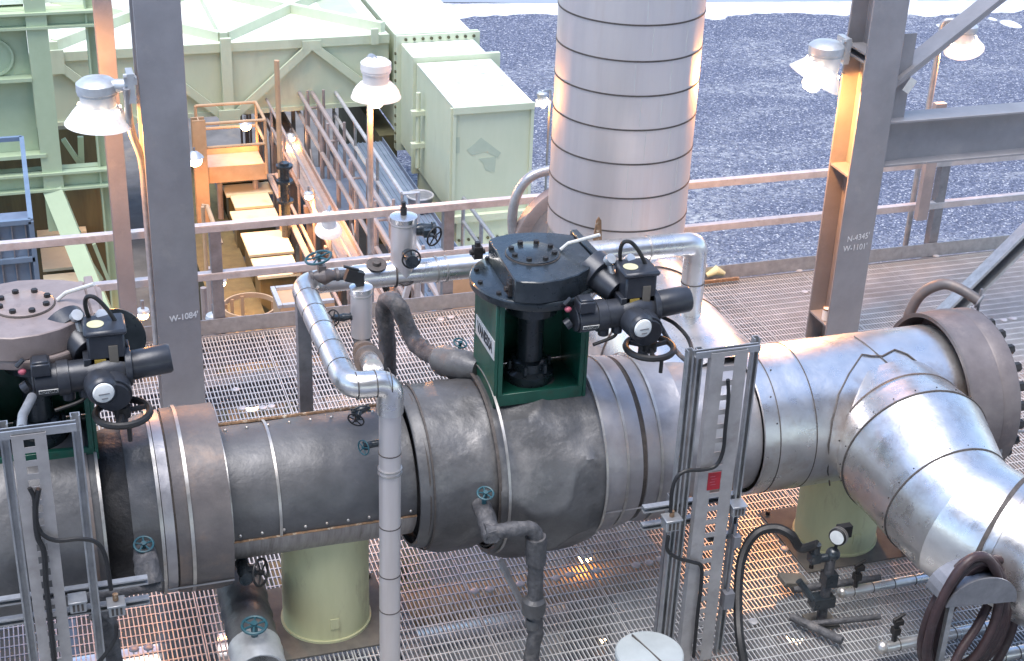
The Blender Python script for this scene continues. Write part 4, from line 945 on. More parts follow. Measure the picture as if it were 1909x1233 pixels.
# ------------------------------------------------------------------ wrapped drains in front of the pipeline
YD = 7.55
d1 = thing('wrapped_drain', 'wrapped drain with teal handwheel dropping from the valve jacket in the middle', 'drain', WY(1000, 1000, YD))
P = lambda a, b, y=YD: WY(a, b, y)
MB().tube([P(893, 935, 7.85), P(905, 962, 7.7), P(916, 995, YD), P(918, 1002, YD)], [.06, .062, .066, .06], 16, wob=.18).build('wrapped_pipe', 'wrap', d1)
MB().tube(fillet([P(903, 992), P(998, 984), P(998, 1175), P(988, 1250)], .07), .05, 16, wob=.22).build('wrapped_pipe', 'wrap', d1)
MB().tube([P(998, 1000), P(1000, 1050)], .068, 14, wob=.2).build('wrapped_pipe', 'wrap', d1)
mb = MB(); c = P(995, 1130); mb.lathe([(.055, -.07), (.075, -.05), (.08, .0), (.075, .05), (.05, .07)], c, seg=20); mb.lathe([(.045, -.17), (.05, -.16), (.05, -.12), (.045, -.1)], c, seg=16); mb.build('coupling', 'lagfold', d1)
c = P(905, 920, 7.72); mb = MB(); handwheel(mb, c, (0, -.35, 1), .05, .007, 5); mb.cyl(c, c + V((0, .03, -.12)), .016, 8); mb.build('handwheel', 'teal', d1)
tag(MB().beam(WY(932, 1045, 7.75), WY(990, 1160, 7.6), .05, .02).build('strut_bar', 'galvdull'), 'flat bar sloping down under the pipeline left of the wrapped drain', 'bar')
d2 = thing('wrapped_drain', 'wrapped drain with teal handwheel below the left valve jacket', 'drain', P(280, 1070))
MB().tube([P(268, 1025, 7.8), P(275, 1060, 7.6), P(280, 1088, YD)], [.062, .075, .08], 16, wob=.2).build('wrapped_pipe', 'wrap', d2)
MB().tube([P(150, 1112), P(245, 1096), P(300, 1086)], .05, 14, wob=.2).build('wrapped_pipe', 'wrap', d2)
MB().tube(fillet([P(180, 1140, 7.5), P(200, 1160, 7.5), P(213, 1250, 7.5)], .06), .055, 14, wob=.2).build('wrapped_pipe', 'wrap', d2)
c = P(268, 1015, 7.72); mb = MB(); handwheel(mb, c, (0, -.35, 1), .055, .007, 5); mb.cyl(c, c + V((0, .03, -.12)), .016, 8); mb.build('handwheel', 'teal', d2)
d3 = thing('lagged_drain', 'thick dark lagged drain with teal handwheel at the bottom edge by the green support', 'drain', WZ(470, 1190, .3))
a, b = WZ(445, 1085, .35), WZ(487, 1260, .30)
MB().tube([a, a.lerp(b, .3), a.lerp(b, .7), b], .155, 28, wob=.10).build('lagged_pipe', 'lagfold', d3)
MB().tube([a.lerp(b, .72), b], .166, 28, wob=.04).build('end_cladding', 'cap', d3)
c = WZ(474, 1166, .56); mb = MB(); handwheel(mb, c, (0, -.1, 1), .075, .010, 6); mb.cyl(c, c + V((0, .02, -.16)), .022, 10); mb.box(c + V((0, .01, -.12)), (.07, .07, .04)); mb.build('handwheel', 'teal', d3)
globe_valve('globe_valve', 'black handwheel valve between the lagged drain and the green support', WY(455, 1065, 8.0), (0, -1, 0), (.75, -.6, .2), .085, stem=.12)
# lidded drum at the bottom edge
c = WZ(1211, 1216, .50); dr = thing('lidded_drum', 'round silver drum lid poking up at the bottom edge beside the middle tray frame', 'drum', (c.x, c.y, 0))
MB().lathe([(.205, .0), (.205, .46)], (c.x, c.y, 0), seg=40).build('drum_wall', 'alu', dr)
MB().lathe([(.210, .45), (.213, .455), (.213, .492), (.205, .50), (.10, .512), (.0005, .516)], (c.x, c.y, 0), seg=40).build('drum_lid', 'drum', dr)
MB().beam((c.x - .05, c.y + .17, .513), (c.x + .04, c.y - .17, .513), .008, .012).build('lid_seam', 'seam', dr)

# ------------------------------------------------------------------ steam station at lower right
s1 = thing('gauge_stand', 'dark valve stand with a round pressure gauge in front of the green support', 'gauge', WZ(1530, 1150, 0))
bs = WZ(1530, 1160, 0); zg = .0
MB().tube([bs, bs + V((0, 0, .55))], .035, 14).build('stand_pipe', 'wrap', s1)
gtop = bs + V((0.01, 0, .55)); mb = MB()
mb.ball(gtop + V((0, 0, .02)), .05); mb.tube([gtop + V((-.16, 0, .0)), gtop + V((.02, 0, .0))], .03, 10); mb.tube([gtop + V((-.14, .0, 0)), gtop + V((-.14, -.02, .14))], .025, 10); mb.box(gtop + V((-.14, 0, .02)), (.07, .07, .07)); mb.box(gtop + V((0, 0, -.18)), (.09, .09, .10)); mb.box(gtop + V((-.03, 0, -.36)), (.16, .10, .08)); mb.tube([gtop + V((-.1, 0, -.34)), gtop + V((-.2, .05, -.2))], .025, 10)
mb.build('valve_block', 'vblack', s1)
gc_ = gtop + V((0.0, -.02, .17)); ga = V((-.80, -.58, .12))
mb = MB(); mb.lathe([(.045, -.06), (.06, -.05), (.062, 0), (.055, .006)], gc_, ga, 24); mb.cyl(gc_ + V((.02, .02, -.06)), gtop, .012, 8); mb.box(gc_ - ga.normalized() * -.0 + V((.09, .07, -.01)), (.10, .05, .09)); gb = mb.build('gauge_case', 'black', s1)
MB().lathe([(.050, .0075), (.0005, .0085)], gc_ , ga, 24).build('gauge_face', 'dial', gb)
for k in (-.012, -.03): MB().ring(gc_ + ga.normalized() * k, ga, .063, .006, .002, 24).build('gauge_band', 'band', gb)
mb = MB(); mb.bx(bs.x - .10, bs.x + .10, bs.y - .09, bs.y + .09, .003, .018); mb.build('foot_plate', 'plate', s1)
for k_, (a_, b_, r_) in enumerate((((1478, 1100), (1640, 1078), .028), ((1475, 1150), (1570, 1195), .03), ((1500, 1165), (1640, 1150), .022))):
    A1, B1 = WZ(*a_, .07), WZ(*b_, .07); MB().tube([A1, A1.lerp(B1, .5), B1], r_, 12, wob=.15).build('drain_pipe', 'wrap', s1)
mb = MB(); c_ = WZ(1478, 1082, .10); mb.box(c_, (.20, .13, .05), Matrix.Rotation(R(12), 3, 'Y')); mb.build('stained_block', 'plate', s1, bev=.01)
cable('black hose arching over the grating beside the gauge stand', [WZ(1388, 1240, .15), WZ(1378, 1180, .3), WZ(1376, 1100, .45), WZ(1385, 1035, .6), WZ(1410, 995, .72), WZ(1445, 985, .75), WZ(1475, 998, .72), WZ(1493, 1022, .62), gtop + V((-.14, -.02, .14))], .032, 'black', 'black_hose', 'hose')
def small_line(label, a, b, z, r, risers, cap=True):
    A_, B_ = WZ(*a, z), WZ(*b, z); B_ = V((B_.x, A_.y + (B_.y - A_.y) * .25, z)); t = thing('condensate_line', label, 'pipe', A_, 'small silver lines at lower right')
    d = (B_ - A_).normalized(); B2 = B_ + d * 1.2
    MB().tube([A_ + d * .02, B2], r, 18).build('pipe_cladding', 'alu', t)
    if cap: MB().ball(A_ + d * .02, r * 1.12).build('end_cap', 'band', t)
    for f in (.12, .3, .5, .7, .9, 1.15, 1.4): MB().ring(A_ + (B_ - A_) * f, d, r + .001, .005, .002, 18).build('cladding_seam', 'seam', t)
    for rx in risers:
        p = A_ + d * rx; mb = MB(); mb.tube([p, p + V((0, 0, .2))], .018, 8); mb.box(p + V((0, 0, .12)), (.05, .05, .05)); mb.box(p + V((.01, 0, .19)), (.06, .04, .035)); mb.tube([p + V((-.03, 0, .21)), p + V((.06, .02, .23))], .011, 8); mb.build('riser_valve', 'nut', t)
    return t
small_line('small silver line starting right of the gauge stand', (1565, 1106), (1760, 1068), .15, .036, (.12,))
small_line('small silver line with a black tap crossing behind the coiled hose', (1640, 1208), (1909, 1152), .15, .042, (.10,))
small_line('small silver line lowest at the bottom right corner', (1768, 1242), (1909, 1212), .15, .045, ())

# coiled hose on a hanger
HYc = WY(1815, 1115, 6.2)
hg = thing('hose_hanger', 'grey half round hose hanger bracket at lower right', 'hanger', HYc)
hcx = WY(1832, 1115, 6.2); rr = PXM(hcx) * 72
poly = [(rr * math.cos(a) * 1.02, rr * .78 * math.sin(a)) for a in [PI * i / 20 for i in range(21)]]
hz = V((0, 0, -.05))
mb = MB(); rot = Matrix.Rotation(R(6), 3, 'Y')
mb.prism(poly, hcx + hz, rot @ V((1, 0, 0)), rot @ V((0, 0, 1)), (0, .012, 0)); mb.build('end_plate', 'galvdull', hg)
mb = MB(); pts = [hcx + hz + V((rr * .9 * math.cos(a), .02, rr * .66 * math.sin(a))) for a in [PI * i / 12 for i in range(13)]]
for i in range(12):
    mb.prism([(0, 0), (0, .22)], pts[i], (0, 0, 1), (0, 1, 0), pts[i + 1] - pts[i]) if False else mb.add([pts[i], pts[i + 1], pts[i + 1] + V((0, .24, 0)), pts[i] + V((0, .24, 0)), pts[i] * 1 + V((0, 0, -.004)), pts[i + 1] + V((0, 0, -.004)), pts[i + 1] + V((0, .24, -.004)), pts[i] + V((0, .24, -.004))], [(0, 1, 2, 3), (7, 6, 5, 4), (0, 4, 5, 1), (3, 2, 6, 7)])
mb.build('saddle', 'galvdull', hg)
x = WY(1772, 1150, 6.22).x; mb = MB(); mb.beam((x, 6.24, -.2), (x, 6.24, hcx.z - .02), .035, .035); mb.build('hanger_leg', 'galv', hg)
ho = thing('coiled_hose', 'maroon rubber hose coiled over the half round hanger', 'hose', HYc)
px_ = PXM(hcx)
loops = [((1790, 1150), 66, 128, 6.24), ((1794, 1150), 72, 118, 6.28), ((1799, 1160), 70, 118, 6.33), ((1806, 1165), 70, 112, 6.38), ((1788, 1150), 80, 132, 6.42), ((1812, 1170), 80, 150, 6.46)]
for (c, rx, rz, y) in loops:
    cc = WY(c[0], c[1], y); pts = []
    for i in range(41):
        a = 2 * PI * i / 40; e = 1 + .03 * mnoise.noise((math.cos(a) * 2, math.sin(a) * 2, y * 9))
        sx = math.cos(a) * rx * px_ * e * (1 + .16 * math.cos(a)); pts.append(cc + V((sx + .02 * math.sin(a), .02 * math.sin(a * 2 + y), math.sin(a) * rz * px_ * e)))
    mb = MB(); mb.tube(pts, .030, 10, cap=False); mb.build('hose_loop', 'hose', ho)
MB().tube(spline([WY(1842, 1128, 6.3), WY(1820, 1170, 6.25), WY(1790, 1215, 6.2), WY(1770, 1260, 6.15)], 6), .030, 10).build('hose_tail', 'hose', ho)
# ------------------------------------------------------------------ plant behind the rail
ZT = -3.17
# green box: rows of bolted casings running away from the viewer
gb = thing('duct_casing', 'pale green boxy duct casing ending in a flat blanked face left of the stack', 'duct', (8.6, 27, -5))
mb = MB(); mb.bx(7.87, 9.44, 27, 29.85, -5.42, ZT); mb.build('casing', 'pgreen', gb)
mb = MB(); mb.bx(7.86, 9.45, 26.97, 29.8, ZT + .004, ZT + .02); mb.build('roof_sheet', 'pgreenLit', gb)
mb = MB(); mb.bx(7.80, 9.68, 29.86, 29.98, -5.6, ZT + .12); mb.bx(7.80, 9.66, 31.28, 31.36, -5.6, ZT + .16); mb.bx(7.80, 9.66, 31.40, 31.48, -5.6, ZT + .16); mb.bx(7.8, 7.86, 27.0, 27.06, -5.4, ZT); mb.build_each('joint_flange', 'pgreen', gb)
mb = MB(); mb.bx(7.90, 9.52, 29.98, 31.28, -5.42, ZT - .02); mb.bx(7.90, 9.62, 31.48, 36.2, -5.3, ZT + .02); mb.build('casing', 'pgreen', gb)
mb = MB(); mb.bx(7.91, 9.51, 29.99, 31.27, ZT - .016, ZT - .004); mb.bx(7.91, 9.61, 31.49, 36.2, ZT + .024, ZT + .036); mb.bx(8.35, 9.3, 30.1, 31.1, ZT - .003, ZT + .03); mb.build('roof_sheet', 'pgreenLit', gb)
mb = MB(); mb.bx(7.84, 9.47, 26.86, 26.995, -5.50, -5.36); mb.bx(7.84, 9.47, 26.93, 26.995, ZT - .1, ZT + .03); mb.bx(7.84, 7.9, 26.95, 26.995, -5.36, ZT - .1); mb.bx(9.41, 9.47, 26.95, 26.995, -5.36, ZT - .1); mb.build('face_frame', 'pgreen', gb)
a, b = WY(915, 265, 26.96), WY(935, 310, 26.96)
mb = MB(); y = 26.996
def facepoly(pts, nm, mat): mb = MB(); P = [WY(px, py, 26.99) for px, py in pts]; mb.prism([(p.x, p.z) for p in P], (0, 26.999, 0), (1, 0, 0), (0, 0, 1), (0, -.006, 0)); mb.build(nm, mat, gb)
facepoly([(870, 280), (897, 257), (934, 285), (928, 294), (905, 283), (880, 290)], 'worn_patch', 'patch')
facepoly([(892, 296), (925, 292), (922, 322), (905, 318), (900, 304)], 'worn_patch', 'patch')
facepoly([(846, 258), (857, 256), (857, 285), (846, 287)], 'worn_patch', 'patch')
mb = MB()
for i in range(9): mb.cyl((8.0 + i * .19, 31.28, ZT + .08), (8.0 + i * .19, 31.25, ZT + .08), .035, 8)
for i in range(11): mb.cyl((7.80, 31.32, -5.4 + i * .2), (7.77, 31.32, -5.4 + i * .2), .035, 8)
mb.build_each('bolt', 'olive', gb)
mb = MB(); [mb.lathe([(.06, 0), (.05, .012), (.0005, .012)], (x, y, ZT + .021), seg=12) for x, y in ((9.0, 28.9), (9.15, 28.1), (8.35, 28.4), (9.0, 29.4))]; mb.build_each('roof_fitting', 'patch', gb)
mb = MB(); mb.cyl((7.74, 29.2, -5.2), (7.74, 29.2, ZT - .4), .05, 10); mb.box((7.74, 29.2, -4.0), (.3, .14, .1)); mb.box((7.74, 29.2, -4.7), (.3, .14, .1)); mb.build('vent_pipe', 'pgreen', gb)
lb = thing('plinth_block', 'pale green stepped plinth below the blanked duct face', 'plinth', (8.6, 26.5, -8))
mb = MB(); mb.bx(7.95, 9.5, 26.95, 30, -8, -5.52); mb.bx(7.9, 9.6, 25.9, 26.93, -8, -6.35); mb.bx(7.75, 9.3, 24.6, 25.88, -8, -7.05); mb.build('plinth_body', 'pgreen', lb)
mb = MB(); mb.bx(7.88, 9.62, 25.88, 26.93, -6.345, -6.31); mb.bx(7.73, 9.32, 24.58, 25.87, -7.045, -7.01); mb.build('ledge_sheet', 'pgreenLit', lb)
mb = MB()
for i in range(8): mb.cyl((8.0 + i * .2, 26.94, -5.9), (8.0 + i * .2, 26.91, -5.9), .03, 8)
mb.build_each('bolt', 'olive', lb)
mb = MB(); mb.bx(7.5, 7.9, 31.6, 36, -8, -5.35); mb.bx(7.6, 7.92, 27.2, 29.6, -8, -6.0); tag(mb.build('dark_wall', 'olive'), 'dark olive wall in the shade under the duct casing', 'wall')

# green truss braced cross duct
gd = thing('braced_duct', 'long pale green duct with V braces on its side and crossed braces on its roof', 'duct', (4, 32, -4))
DY = 31.95; DB = -4.74
MB().bx(-3.5, 7.79, DY, 36.1, DB, ZT).build('duct_body', 'pgreen', gd)
MB().bx(-3.49, 7.78, DY + .02, 36.08, ZT + .003, ZT + .02).build('roof_sheet', 'pgreenLit', gd)
mb = MB(); mb.bx(-3.5, 7.79, DY - .07, DY - .004, ZT - .16, ZT + .03); mb.bx(-3.5, 7.79, DY - .05, DY - .004, DB, DB + .1); mb.build('edge_angle', 'pgreen', gd)
yb2 = DY - .08
for x in (4.24,): MB().bx(x - .11, x + .11, yb2 - .11, yb2 + .0, DB - .25, ZT + .16).build('upright_brace', 'pgreen', gd)
def fb(a, b): MB().beam((a[0], yb2 - .02, a[1]), (b[0], yb2 - .02, b[1]), .17, .06, up=(0, 1, 0)).build('side_brace', 'pgreen', gd)
fb((4.36, DB), (6.05, ZT - .12)); fb((6.1, ZT - .12), (7.6, DB + .2)); fb((4.12, DB), (2.5, ZT - .1)); fb((.75, ZT - .15), (2.3, DB))
mb = MB(); mb.box((6.07, yb2 - .04, ZT - .1), (.4, .03, .2)); mb.box((7.45, yb2 - .04, ZT + .02), (.16, .1, .34)); mb.box((.78, yb2 - .04, ZT - .15), (.35, .05, .5)); mb.box((4.24, yb2 - .13, DB - .0), (.45, .03, .35)); mb.build_each('gusset_plate', 'pgreen', gd)
for a, b in (((4.24, 32.0), (4.24, 36.0)), ((4.3, 32.1), (7.7, 35.9)), ((4.3, 35.9), (7.7, 32.1)), ((4.18, 32.1), (.8, 35.9)), ((4.18, 35.9), (.8, 32.1)), ((.78, 32.0), (.78, 36.0))):
    MB().beam((a[0], a[1], ZT + .11), (b[0], b[1], ZT + .13), .16, .22, up=(0, 0, 1)).build('roof_brace', 'pgreen', gd)
mb = MB(); mb.bx(6.75, 7.5, 33.6, 34.9, ZT + .0205, ZT + .026); mb.build('roof_stain', 'patch', gd)

# olive frame at far left
ofr = thing('olive_frame', 'olive green steel frame and panelled casing filling the top left corner', 'frame', (.3, 26, -5))
FYb = 26.0
P = lambda px, py, y=FYb: WY(px, py, y)
xl0 = P(46, 25).x; xl1 = P(86, 25).x; xr0 = P(164, 25).x
mb = MB(); mb.ibeam(((xl0 + xl1) / 2, FYb + .18, -4.55), ((xl0 + xl1) / 2, FYb + .18, -.4), abs(xl1 - xl0), .34, .02, .02, up=(0, 1, 0)); mb.build('main_post', 'ogreen', ofr)
mb = MB(); mb.ibeam((xr0 + .1, FYb + .2, -8), (xr0 + .1, FYb + .2, -.4), .28, .3, .03, .02, up=(1, 0, 0)); mb.build('side_post', 'ogreen', ofr)
def obeam(py0, py1, px=100, x0=None, x1=None):
    z1, z0 = P(px, py0).z, P(px, py1).z; mb = MB(); xx0 = -4 if x0 is None else x0; xx1 = xr0 + .2 if x1 is None else x1
    mb.bx(xx0, xx1, FYb - .04, FYb + .34, z1 - .04, z1); mb.bx(xx0, xx1, FYb - .04, FYb + .34, z0, z0 + .04); mb.bx(xx0, xx1, FYb + .13, FYb + .15, z0, z1); mb.build('cross_beam', 'ogreen', ofr); return z0, z1
obeam(22, 53); obeam(322, 356)
z = P(20, 20).z; mb = MB(); mb.bx(-4, xr0 + .25, FYb + .36, FYb + 1.2, z + .0, z + .6); mb.build('top_box', 'pgreenLit', ofr)
mb = MB(); mb.bx(-4, xl0 - .005, FYb + .22, FYb + 3.0, P(20, 300).z, P(20, 25).z); mb.build('casing_panel', 'ogreen', ofr)
mb = MB()
for py in (148, 292): z = P(20, py).z; mb.bx(-4, xl0 + (.0 if py < 200 else .1), FYb - .02, FYb + .21, z - .06, z)
mb.build('casing_flange', 'ogreen', ofr)
MB().ring(P(-12, 107, FYb + .2), (0, -1, 0), .30, .06, .02, 32).build('round_port', 'ogreen', ofr)
a0 = P(100, 360); a1 = P(172, 520); 
mb = MB(); mb.beam(V((a0.x, FYb + .1, a0.z)), V((a1.x + .1, FYb - 1.2, a1.z - .2)), .32, .26, up=(0, 1, 0)); mb.build('knee_brace', 'ogreen', ofr)
mb = MB(); mb.beam(P(118, 260, FYb + .6), P(152, 310, FYb + .6), .10, .08); mb.beam(P(150, 255, FYb + .6), P(152, 310, FYb + .6), .10, .08); mb.beam(P(175, 455), P(202, 522), .06, .06); mb.beam(P(163, 480), P(190, 522), .06, .06); mb.build_each('thin_brace', 'ogreen', ofr, per=2)
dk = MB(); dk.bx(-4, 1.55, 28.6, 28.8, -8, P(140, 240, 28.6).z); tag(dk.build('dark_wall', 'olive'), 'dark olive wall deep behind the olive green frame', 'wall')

def bulkhead(label, p, power, r=.09):
    p = V(p); t = thing('work_lamp', label, 'lamp', p, 'small lit work lamps'); MB().ball(p, r, (1, 1, .8), 14, 8).build('glass_globe', 'bulb', t)
    MB().lathe([(r * .9, 0), (r * 1.25, .02), (r * 1.1, .05), (r * .5, r * .9), (.0005, r * 1.1)], p + V((0, 0, r * .35)), seg=18).build('lamp_cap', 'cap', t)
    MB().cyl(p + V((0, 0, r)), p + V((0, .0, r + .12)), .02, 8).build('lamp_stem', 'galvdull', t)
    ld = bpy.data.lights.new('lamp_light', 'SPOT'); ld.spot_size = R(165); ld.spot_blend = .4; ld.energy = power; ld.color = (1, .40, .10); ld.shadow_soft_size = r * 1.3
    lo = bpy.data.objects.new('lamp_light', ld); COL.objects.link(lo); lo.parent = t; lo.location = (0, 0, -r * 1.6)
def steps(name, label, rows, x_of, zt, depth, mat, group, side='olive'):
    t = thing(name, label, 'roof', WZ(*rows[0][0], zt))
    for (p, q, pyf) in rows:      # p = back left pixel, q = back right pixel, pyf = pixel row of the front edge
        A_, B_ = WZ(*p, zt), WZ(*q, zt); Fz = WZ((p[0] + q[0]) / 2, pyf, zt); y1 = (A_.y + B_.y) / 2; y0 = Fz.y
        mb = MB(); mb.bx(A_.x, B_.x, y0, y1, zt - .05, zt); rs = mb.build('roof_sheet', mat, t)
        mb = MB(); mb.bx(A_.x + .06, B_.x - .06, y0 + .12, y1 - .05, zt - depth, zt - .052); mb.build('roof_box', side, t)
    return t
steps('stepped_roof', 'row of pale louvre like roof steps behind the olive knee brace', [((60, 362), (135, 356), 373), ((62, 380), (148, 374), 400), ((66, 406), (152, 402), 424), ((68, 428), (160, 424), 436), ((75, 462), (150, 458), 500), ((80, 512), (150, 508), 530)], 0, -5.6, .35, 'cream', None)
steps('stepped_roof', 'buff stepped roof boxes below the orange railed platform', [((404, 322), (492, 318), 336), ((414, 345), (500, 340), 362), ((424, 352), (505, 372), 386), ((428, 394), (512, 388), 412), ((448, 434), (530, 429), 474), ((467, 482), (545, 476), 515)], 0, -5.5, .8, 'cream', None)
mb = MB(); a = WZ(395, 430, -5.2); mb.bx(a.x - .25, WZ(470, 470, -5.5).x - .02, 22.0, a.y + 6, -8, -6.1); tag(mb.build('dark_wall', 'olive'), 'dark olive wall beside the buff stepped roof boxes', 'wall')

# orange railed platform
op = thing('railed_platform', 'small orange lit platform with handrails under the green braced duct', 'platform', (4, 29.6, -5))
zf = -5.0; f0 = WZ(382, 322, zf); f1_ = WZ(497, 315, zf); yf = (f0.y + f1_.y) / 2; ybk = yf + 1.0; X0, X1 = f0.x, f1_.x
mb = MB(); mb.bx(X0, X1, yf, ybk, zf - .05, zf); mb.build('platform_deck', 'brown', op)
mb = MB(); mb.bx(X0, X1, yf - .03, yf - .005, zf - .22, zf + .12); mb.bx(X0, X1, ybk + .005, ybk + .03, zf - .2, zf + .12); mb.build_each('kick_plate', 'orange', op)
for y in (yf - .05, ybk + .05):
    for z in (.55, 1.05): MB().cyl((X0, y, zf + z), (X1, y, zf + z), .032, 8).build('hand_rail', 'orange', op)
    for x in (X0, X1): MB().cyl((x, y, zf - .1), (x, y, zf + 1.05), .032, 8).build('rail_post', 'orange', op)
for z in (.55, 1.05): MB().cyl((X1, yf - .05, zf + z), (X1, ybk + .05, zf + z), .032, 8).build('hand_rail', 'orange', op)
mb = MB(); mb.ibeam((X0 - .08, yf, -8), (X0 - .08, yf, zf + 1.15), .26, .22, .03, .02); mb.build('support_post', 'orange', op)
mb = MB(); mb.cyl((X0 + .3, yf + .2, -8), (X0 + .3, yf + .2, zf - .06), .06, 8); mb.cyl((X1 - .2, yf + .2, -8), (X1 - .2, yf + .2, zf - .06), .06, 8); mb.build('support_leg', 'brown', op)

a_, b_ = WZ(404, 345, -5.3), WZ(492, 340, -5.3)
tag(MB().cyl((a_.x, a_.y, -5.2), (b_.x, a_.y, -5.2), .05, 10).build('cross_pipe', 'orange'), 'thin buff pipe lying across the top of the buff stepped roof boxes', 'pipe')
for i, (px, py, yy, r, lab) in enumerate(((388, 480, 24, .06, 'thin brown riser nearest the column beside the olive wall'), (402, 470, 25, .04, 'thin brown riser in the middle beside the olive wall'), (378, 520, 22, .05, 'thin brown riser just left of the rail post'))):
    q = WY(px, py, yy); tag(MB().cyl((q.x, yy, -8), (q.x, yy, -4.6 + .3 * i), r, 8).build('riser_pipe', 'brown'), lab, 'pipe')
sf = thing('slanted_rail', 'buff slanted stair handrail just right of the column marked W-1084', 'handrail', WY(400, 400, 22))
for dy in (0, .9): MB().tube([WY(376, 384, 22 + dy), WY(386, 384, 22 + dy), WY(412, 455, 21.4 + dy)], .035, 8).build('hand_rail', 'orange', sf)
for px, py in ((378, 386), (398, 416)): q = WY(px, py, 21.9); MB().cyl(q, q + V((0, 0, -1.2)), .03, 8).build('rail_post', 'orange', sf)
# brown cable tray running away, with thin pipes and rails either side
zt_ = -5.3
def yrun(pa, pb, z): a, b = WZ(*pa, z), WZ(*pb, z); return (a.x + b.x) / 2, min(a.y, b.y), max(a.y, b.y)
xL, xR = 5.17, 5.70
ct = thing('long_cable_tray', 'long brown ribbed cable tray running away under the braced duct', 'cable tray', (xL, 23, zt_))
MB().bx(xL, xR, 21.5, 37, zt_ - .05, zt_).build('tray_floor', 'brown', ct)
for i in range(6): x = xL + .06 + (xR - xL - .12) * i / 5; MB().bx(x - .02, x + .02, 21.5, 37, zt_ + .002, zt_ + (.012 if i % 5 else .12)).build('tray_rib' if i % 5 else 'tray_side', 'brown', ct)
mb = MB()
for k in range(8): y = 22 + k * 2; mb.bx(xL - .05, xR + .05, y, y + .12, zt_ - .22, zt_ - .055); mb.bx(xL, xL + .1, y, y + .1, -8, zt_ - .2); mb.bx(xR - .1, xR, y, y + .1, -8, zt_ - .2)
mb.build_each('tray_trestle', per=3, mat='brown', parent=ct)
def rails(name, label, x, y0, y1, zf, mat, n=6, r=.035, base=.0, heights=(.5, 1.0)):
    t = thing(name, label, 'railing', (x, y0, zf))
    for h in heights: MB().cyl((x, y0, zf + h), (x, y1, zf + h), r, 8).build('hand_rail', mat, t)
    for i in range(n + 1): y = y0 + (y1 - y0) * i / n; MB().cyl((x, y, zf - base), (x, y, zf + heights[-1]), r, 8).build('rail_post', mat, t)
    return t
rails('side_rail', 'thick brown handrail close along the right side of the long cable tray', 5.80, 21.5, 36, -5.35, 'brown', 9, .045, 2.6, (.5, 1.0))
rails('side_rail', 'brown double rail between the long cable tray and the pale walkway handrail', 6.08, 21.5, 36, -5.35, 'brown', 9, .05, 2.6, (.45, .98))
mb_ = thing('pipe_bundle', 'three thin pinkish pipes running beside the buff stepped roof boxes', 'pipes', (WZ(520, 400, -5.4).x, 24, -5.4))
for i, (pa, pb) in enumerate((((498, 330), (585, 500)), ((505, 330), (578, 480)), ((515, 325), (600, 500)))):
    x, y0, y1 = yrun(pa, pb, -5.35); MB().cyl((x, 21.5, -5.35), (x, y1, -5.35), .035, 8).build('thin_pipe', 'brown', mb_)
mb = MB(); x = WZ(519, 330, -5.3).x
for k in range(4): mb.bx(x - .5, x + .35, 23 + k * 2.3, 23.1 + k * 2.3, -5.48, -5.39)
mb.build_each('pipe_rack', 'brown', mb_)
dp = thing('dark_standpipe', 'dark standpipe with flanges left of the long cable tray', 'pipe', WZ(525, 330, -5))
q = WY(531, 345, 27.0); mb = MB(); mb.cyl((q.x, 27, -8), (q.x, 27, q.z + .45), .09, 12); mb.build('standpipe', 'vblack', dp)
mb = MB(); [mb.cyl((q.x, 27, q.z + k), (q.x, 27, q.z + k + .05), .16, 12) for k in (-.35, .05, .35)]; mb.build_each('pipe_flange', 'vblack', dp)
q = WY(519, 210, 27.3); tag(MB().cyl((q.x, 27.3, -8), (q.x, 27.3, q.z + 1), .05, 8).build('thin_pole', 'orange'), 'thin orange lit pole rising in front of the braced duct', 'pole')

bulkhead('added lit lamp on the far end of the long cable tray under the duct', (5.45, 31.2, -3.9 - 1.2), 90, .09)  # added lamp that turns the far bay orange
bulkhead('added lit lamp over the long cable tray beside the dark standpipe', (4.95, 26.6, -4.55), 90, .08)  # another added lamp, for orange light around the tray
bulkhead('added lit lamp low between the brown rails and the blue walkway', (6.2, 24.2, -5.9), 120, .08)  # added for warm light low between the rails
bulkhead('added lit lamp low beside the buff roof boxes', (3.0, 24.6, -5.2), 80, .08)  # added to warm the space beside the roof boxes
rails('side_rail', 'brown handrail along the left side of the long cable tray', 5.08, 22.2, 36, -5.35, 'brown', 9, .03, 2.6, (.45, .9))
lt = thing('lower_tray', 'narrow brown tray with conduits under the left side of the long cable tray', 'cable tray', (4.6, 23, -6.4))
MB().bx(4.35, 4.85, 21.5, 34, -6.45, -6.4).build('tray_floor', 'brown', lt)
for i in range(4): MB().cyl((4.43 + i * .11, 21.5, -6.36), (4.43 + i * .11, 34, -6.36), .035, 8).build('conduit', 'galvdull' if i % 2 else 'brown', lt)
sc = thing('scaffold_bay', 'brown scaffold of posts and cross braces between the cable tray and the walkway', 'scaffold', (6.2, 26, -8))
for k in range(5):
    y = 23.2 + k * 2.1
    for x in (5.92, 6.26): MB().cyl((x, y, -8), (x, y, -4.2), .032, 8).build('scaffold_post', 'brown', sc)
    MB().cyl((5.9, y + .03, -4.6), (6.3, y + .03, -4.6), .028, 8).build('cross_bar', 'brown', sc)
    MB().cyl((5.92, y, -7.2), (5.92, y + 2.0, -5.5), .025, 8).build('cross_brace', 'brown', sc)
MB().bx(5.75, 6.3, 21.6, 33, -6.62, -6.58).build('scaffold_deck', 'brown', sc)
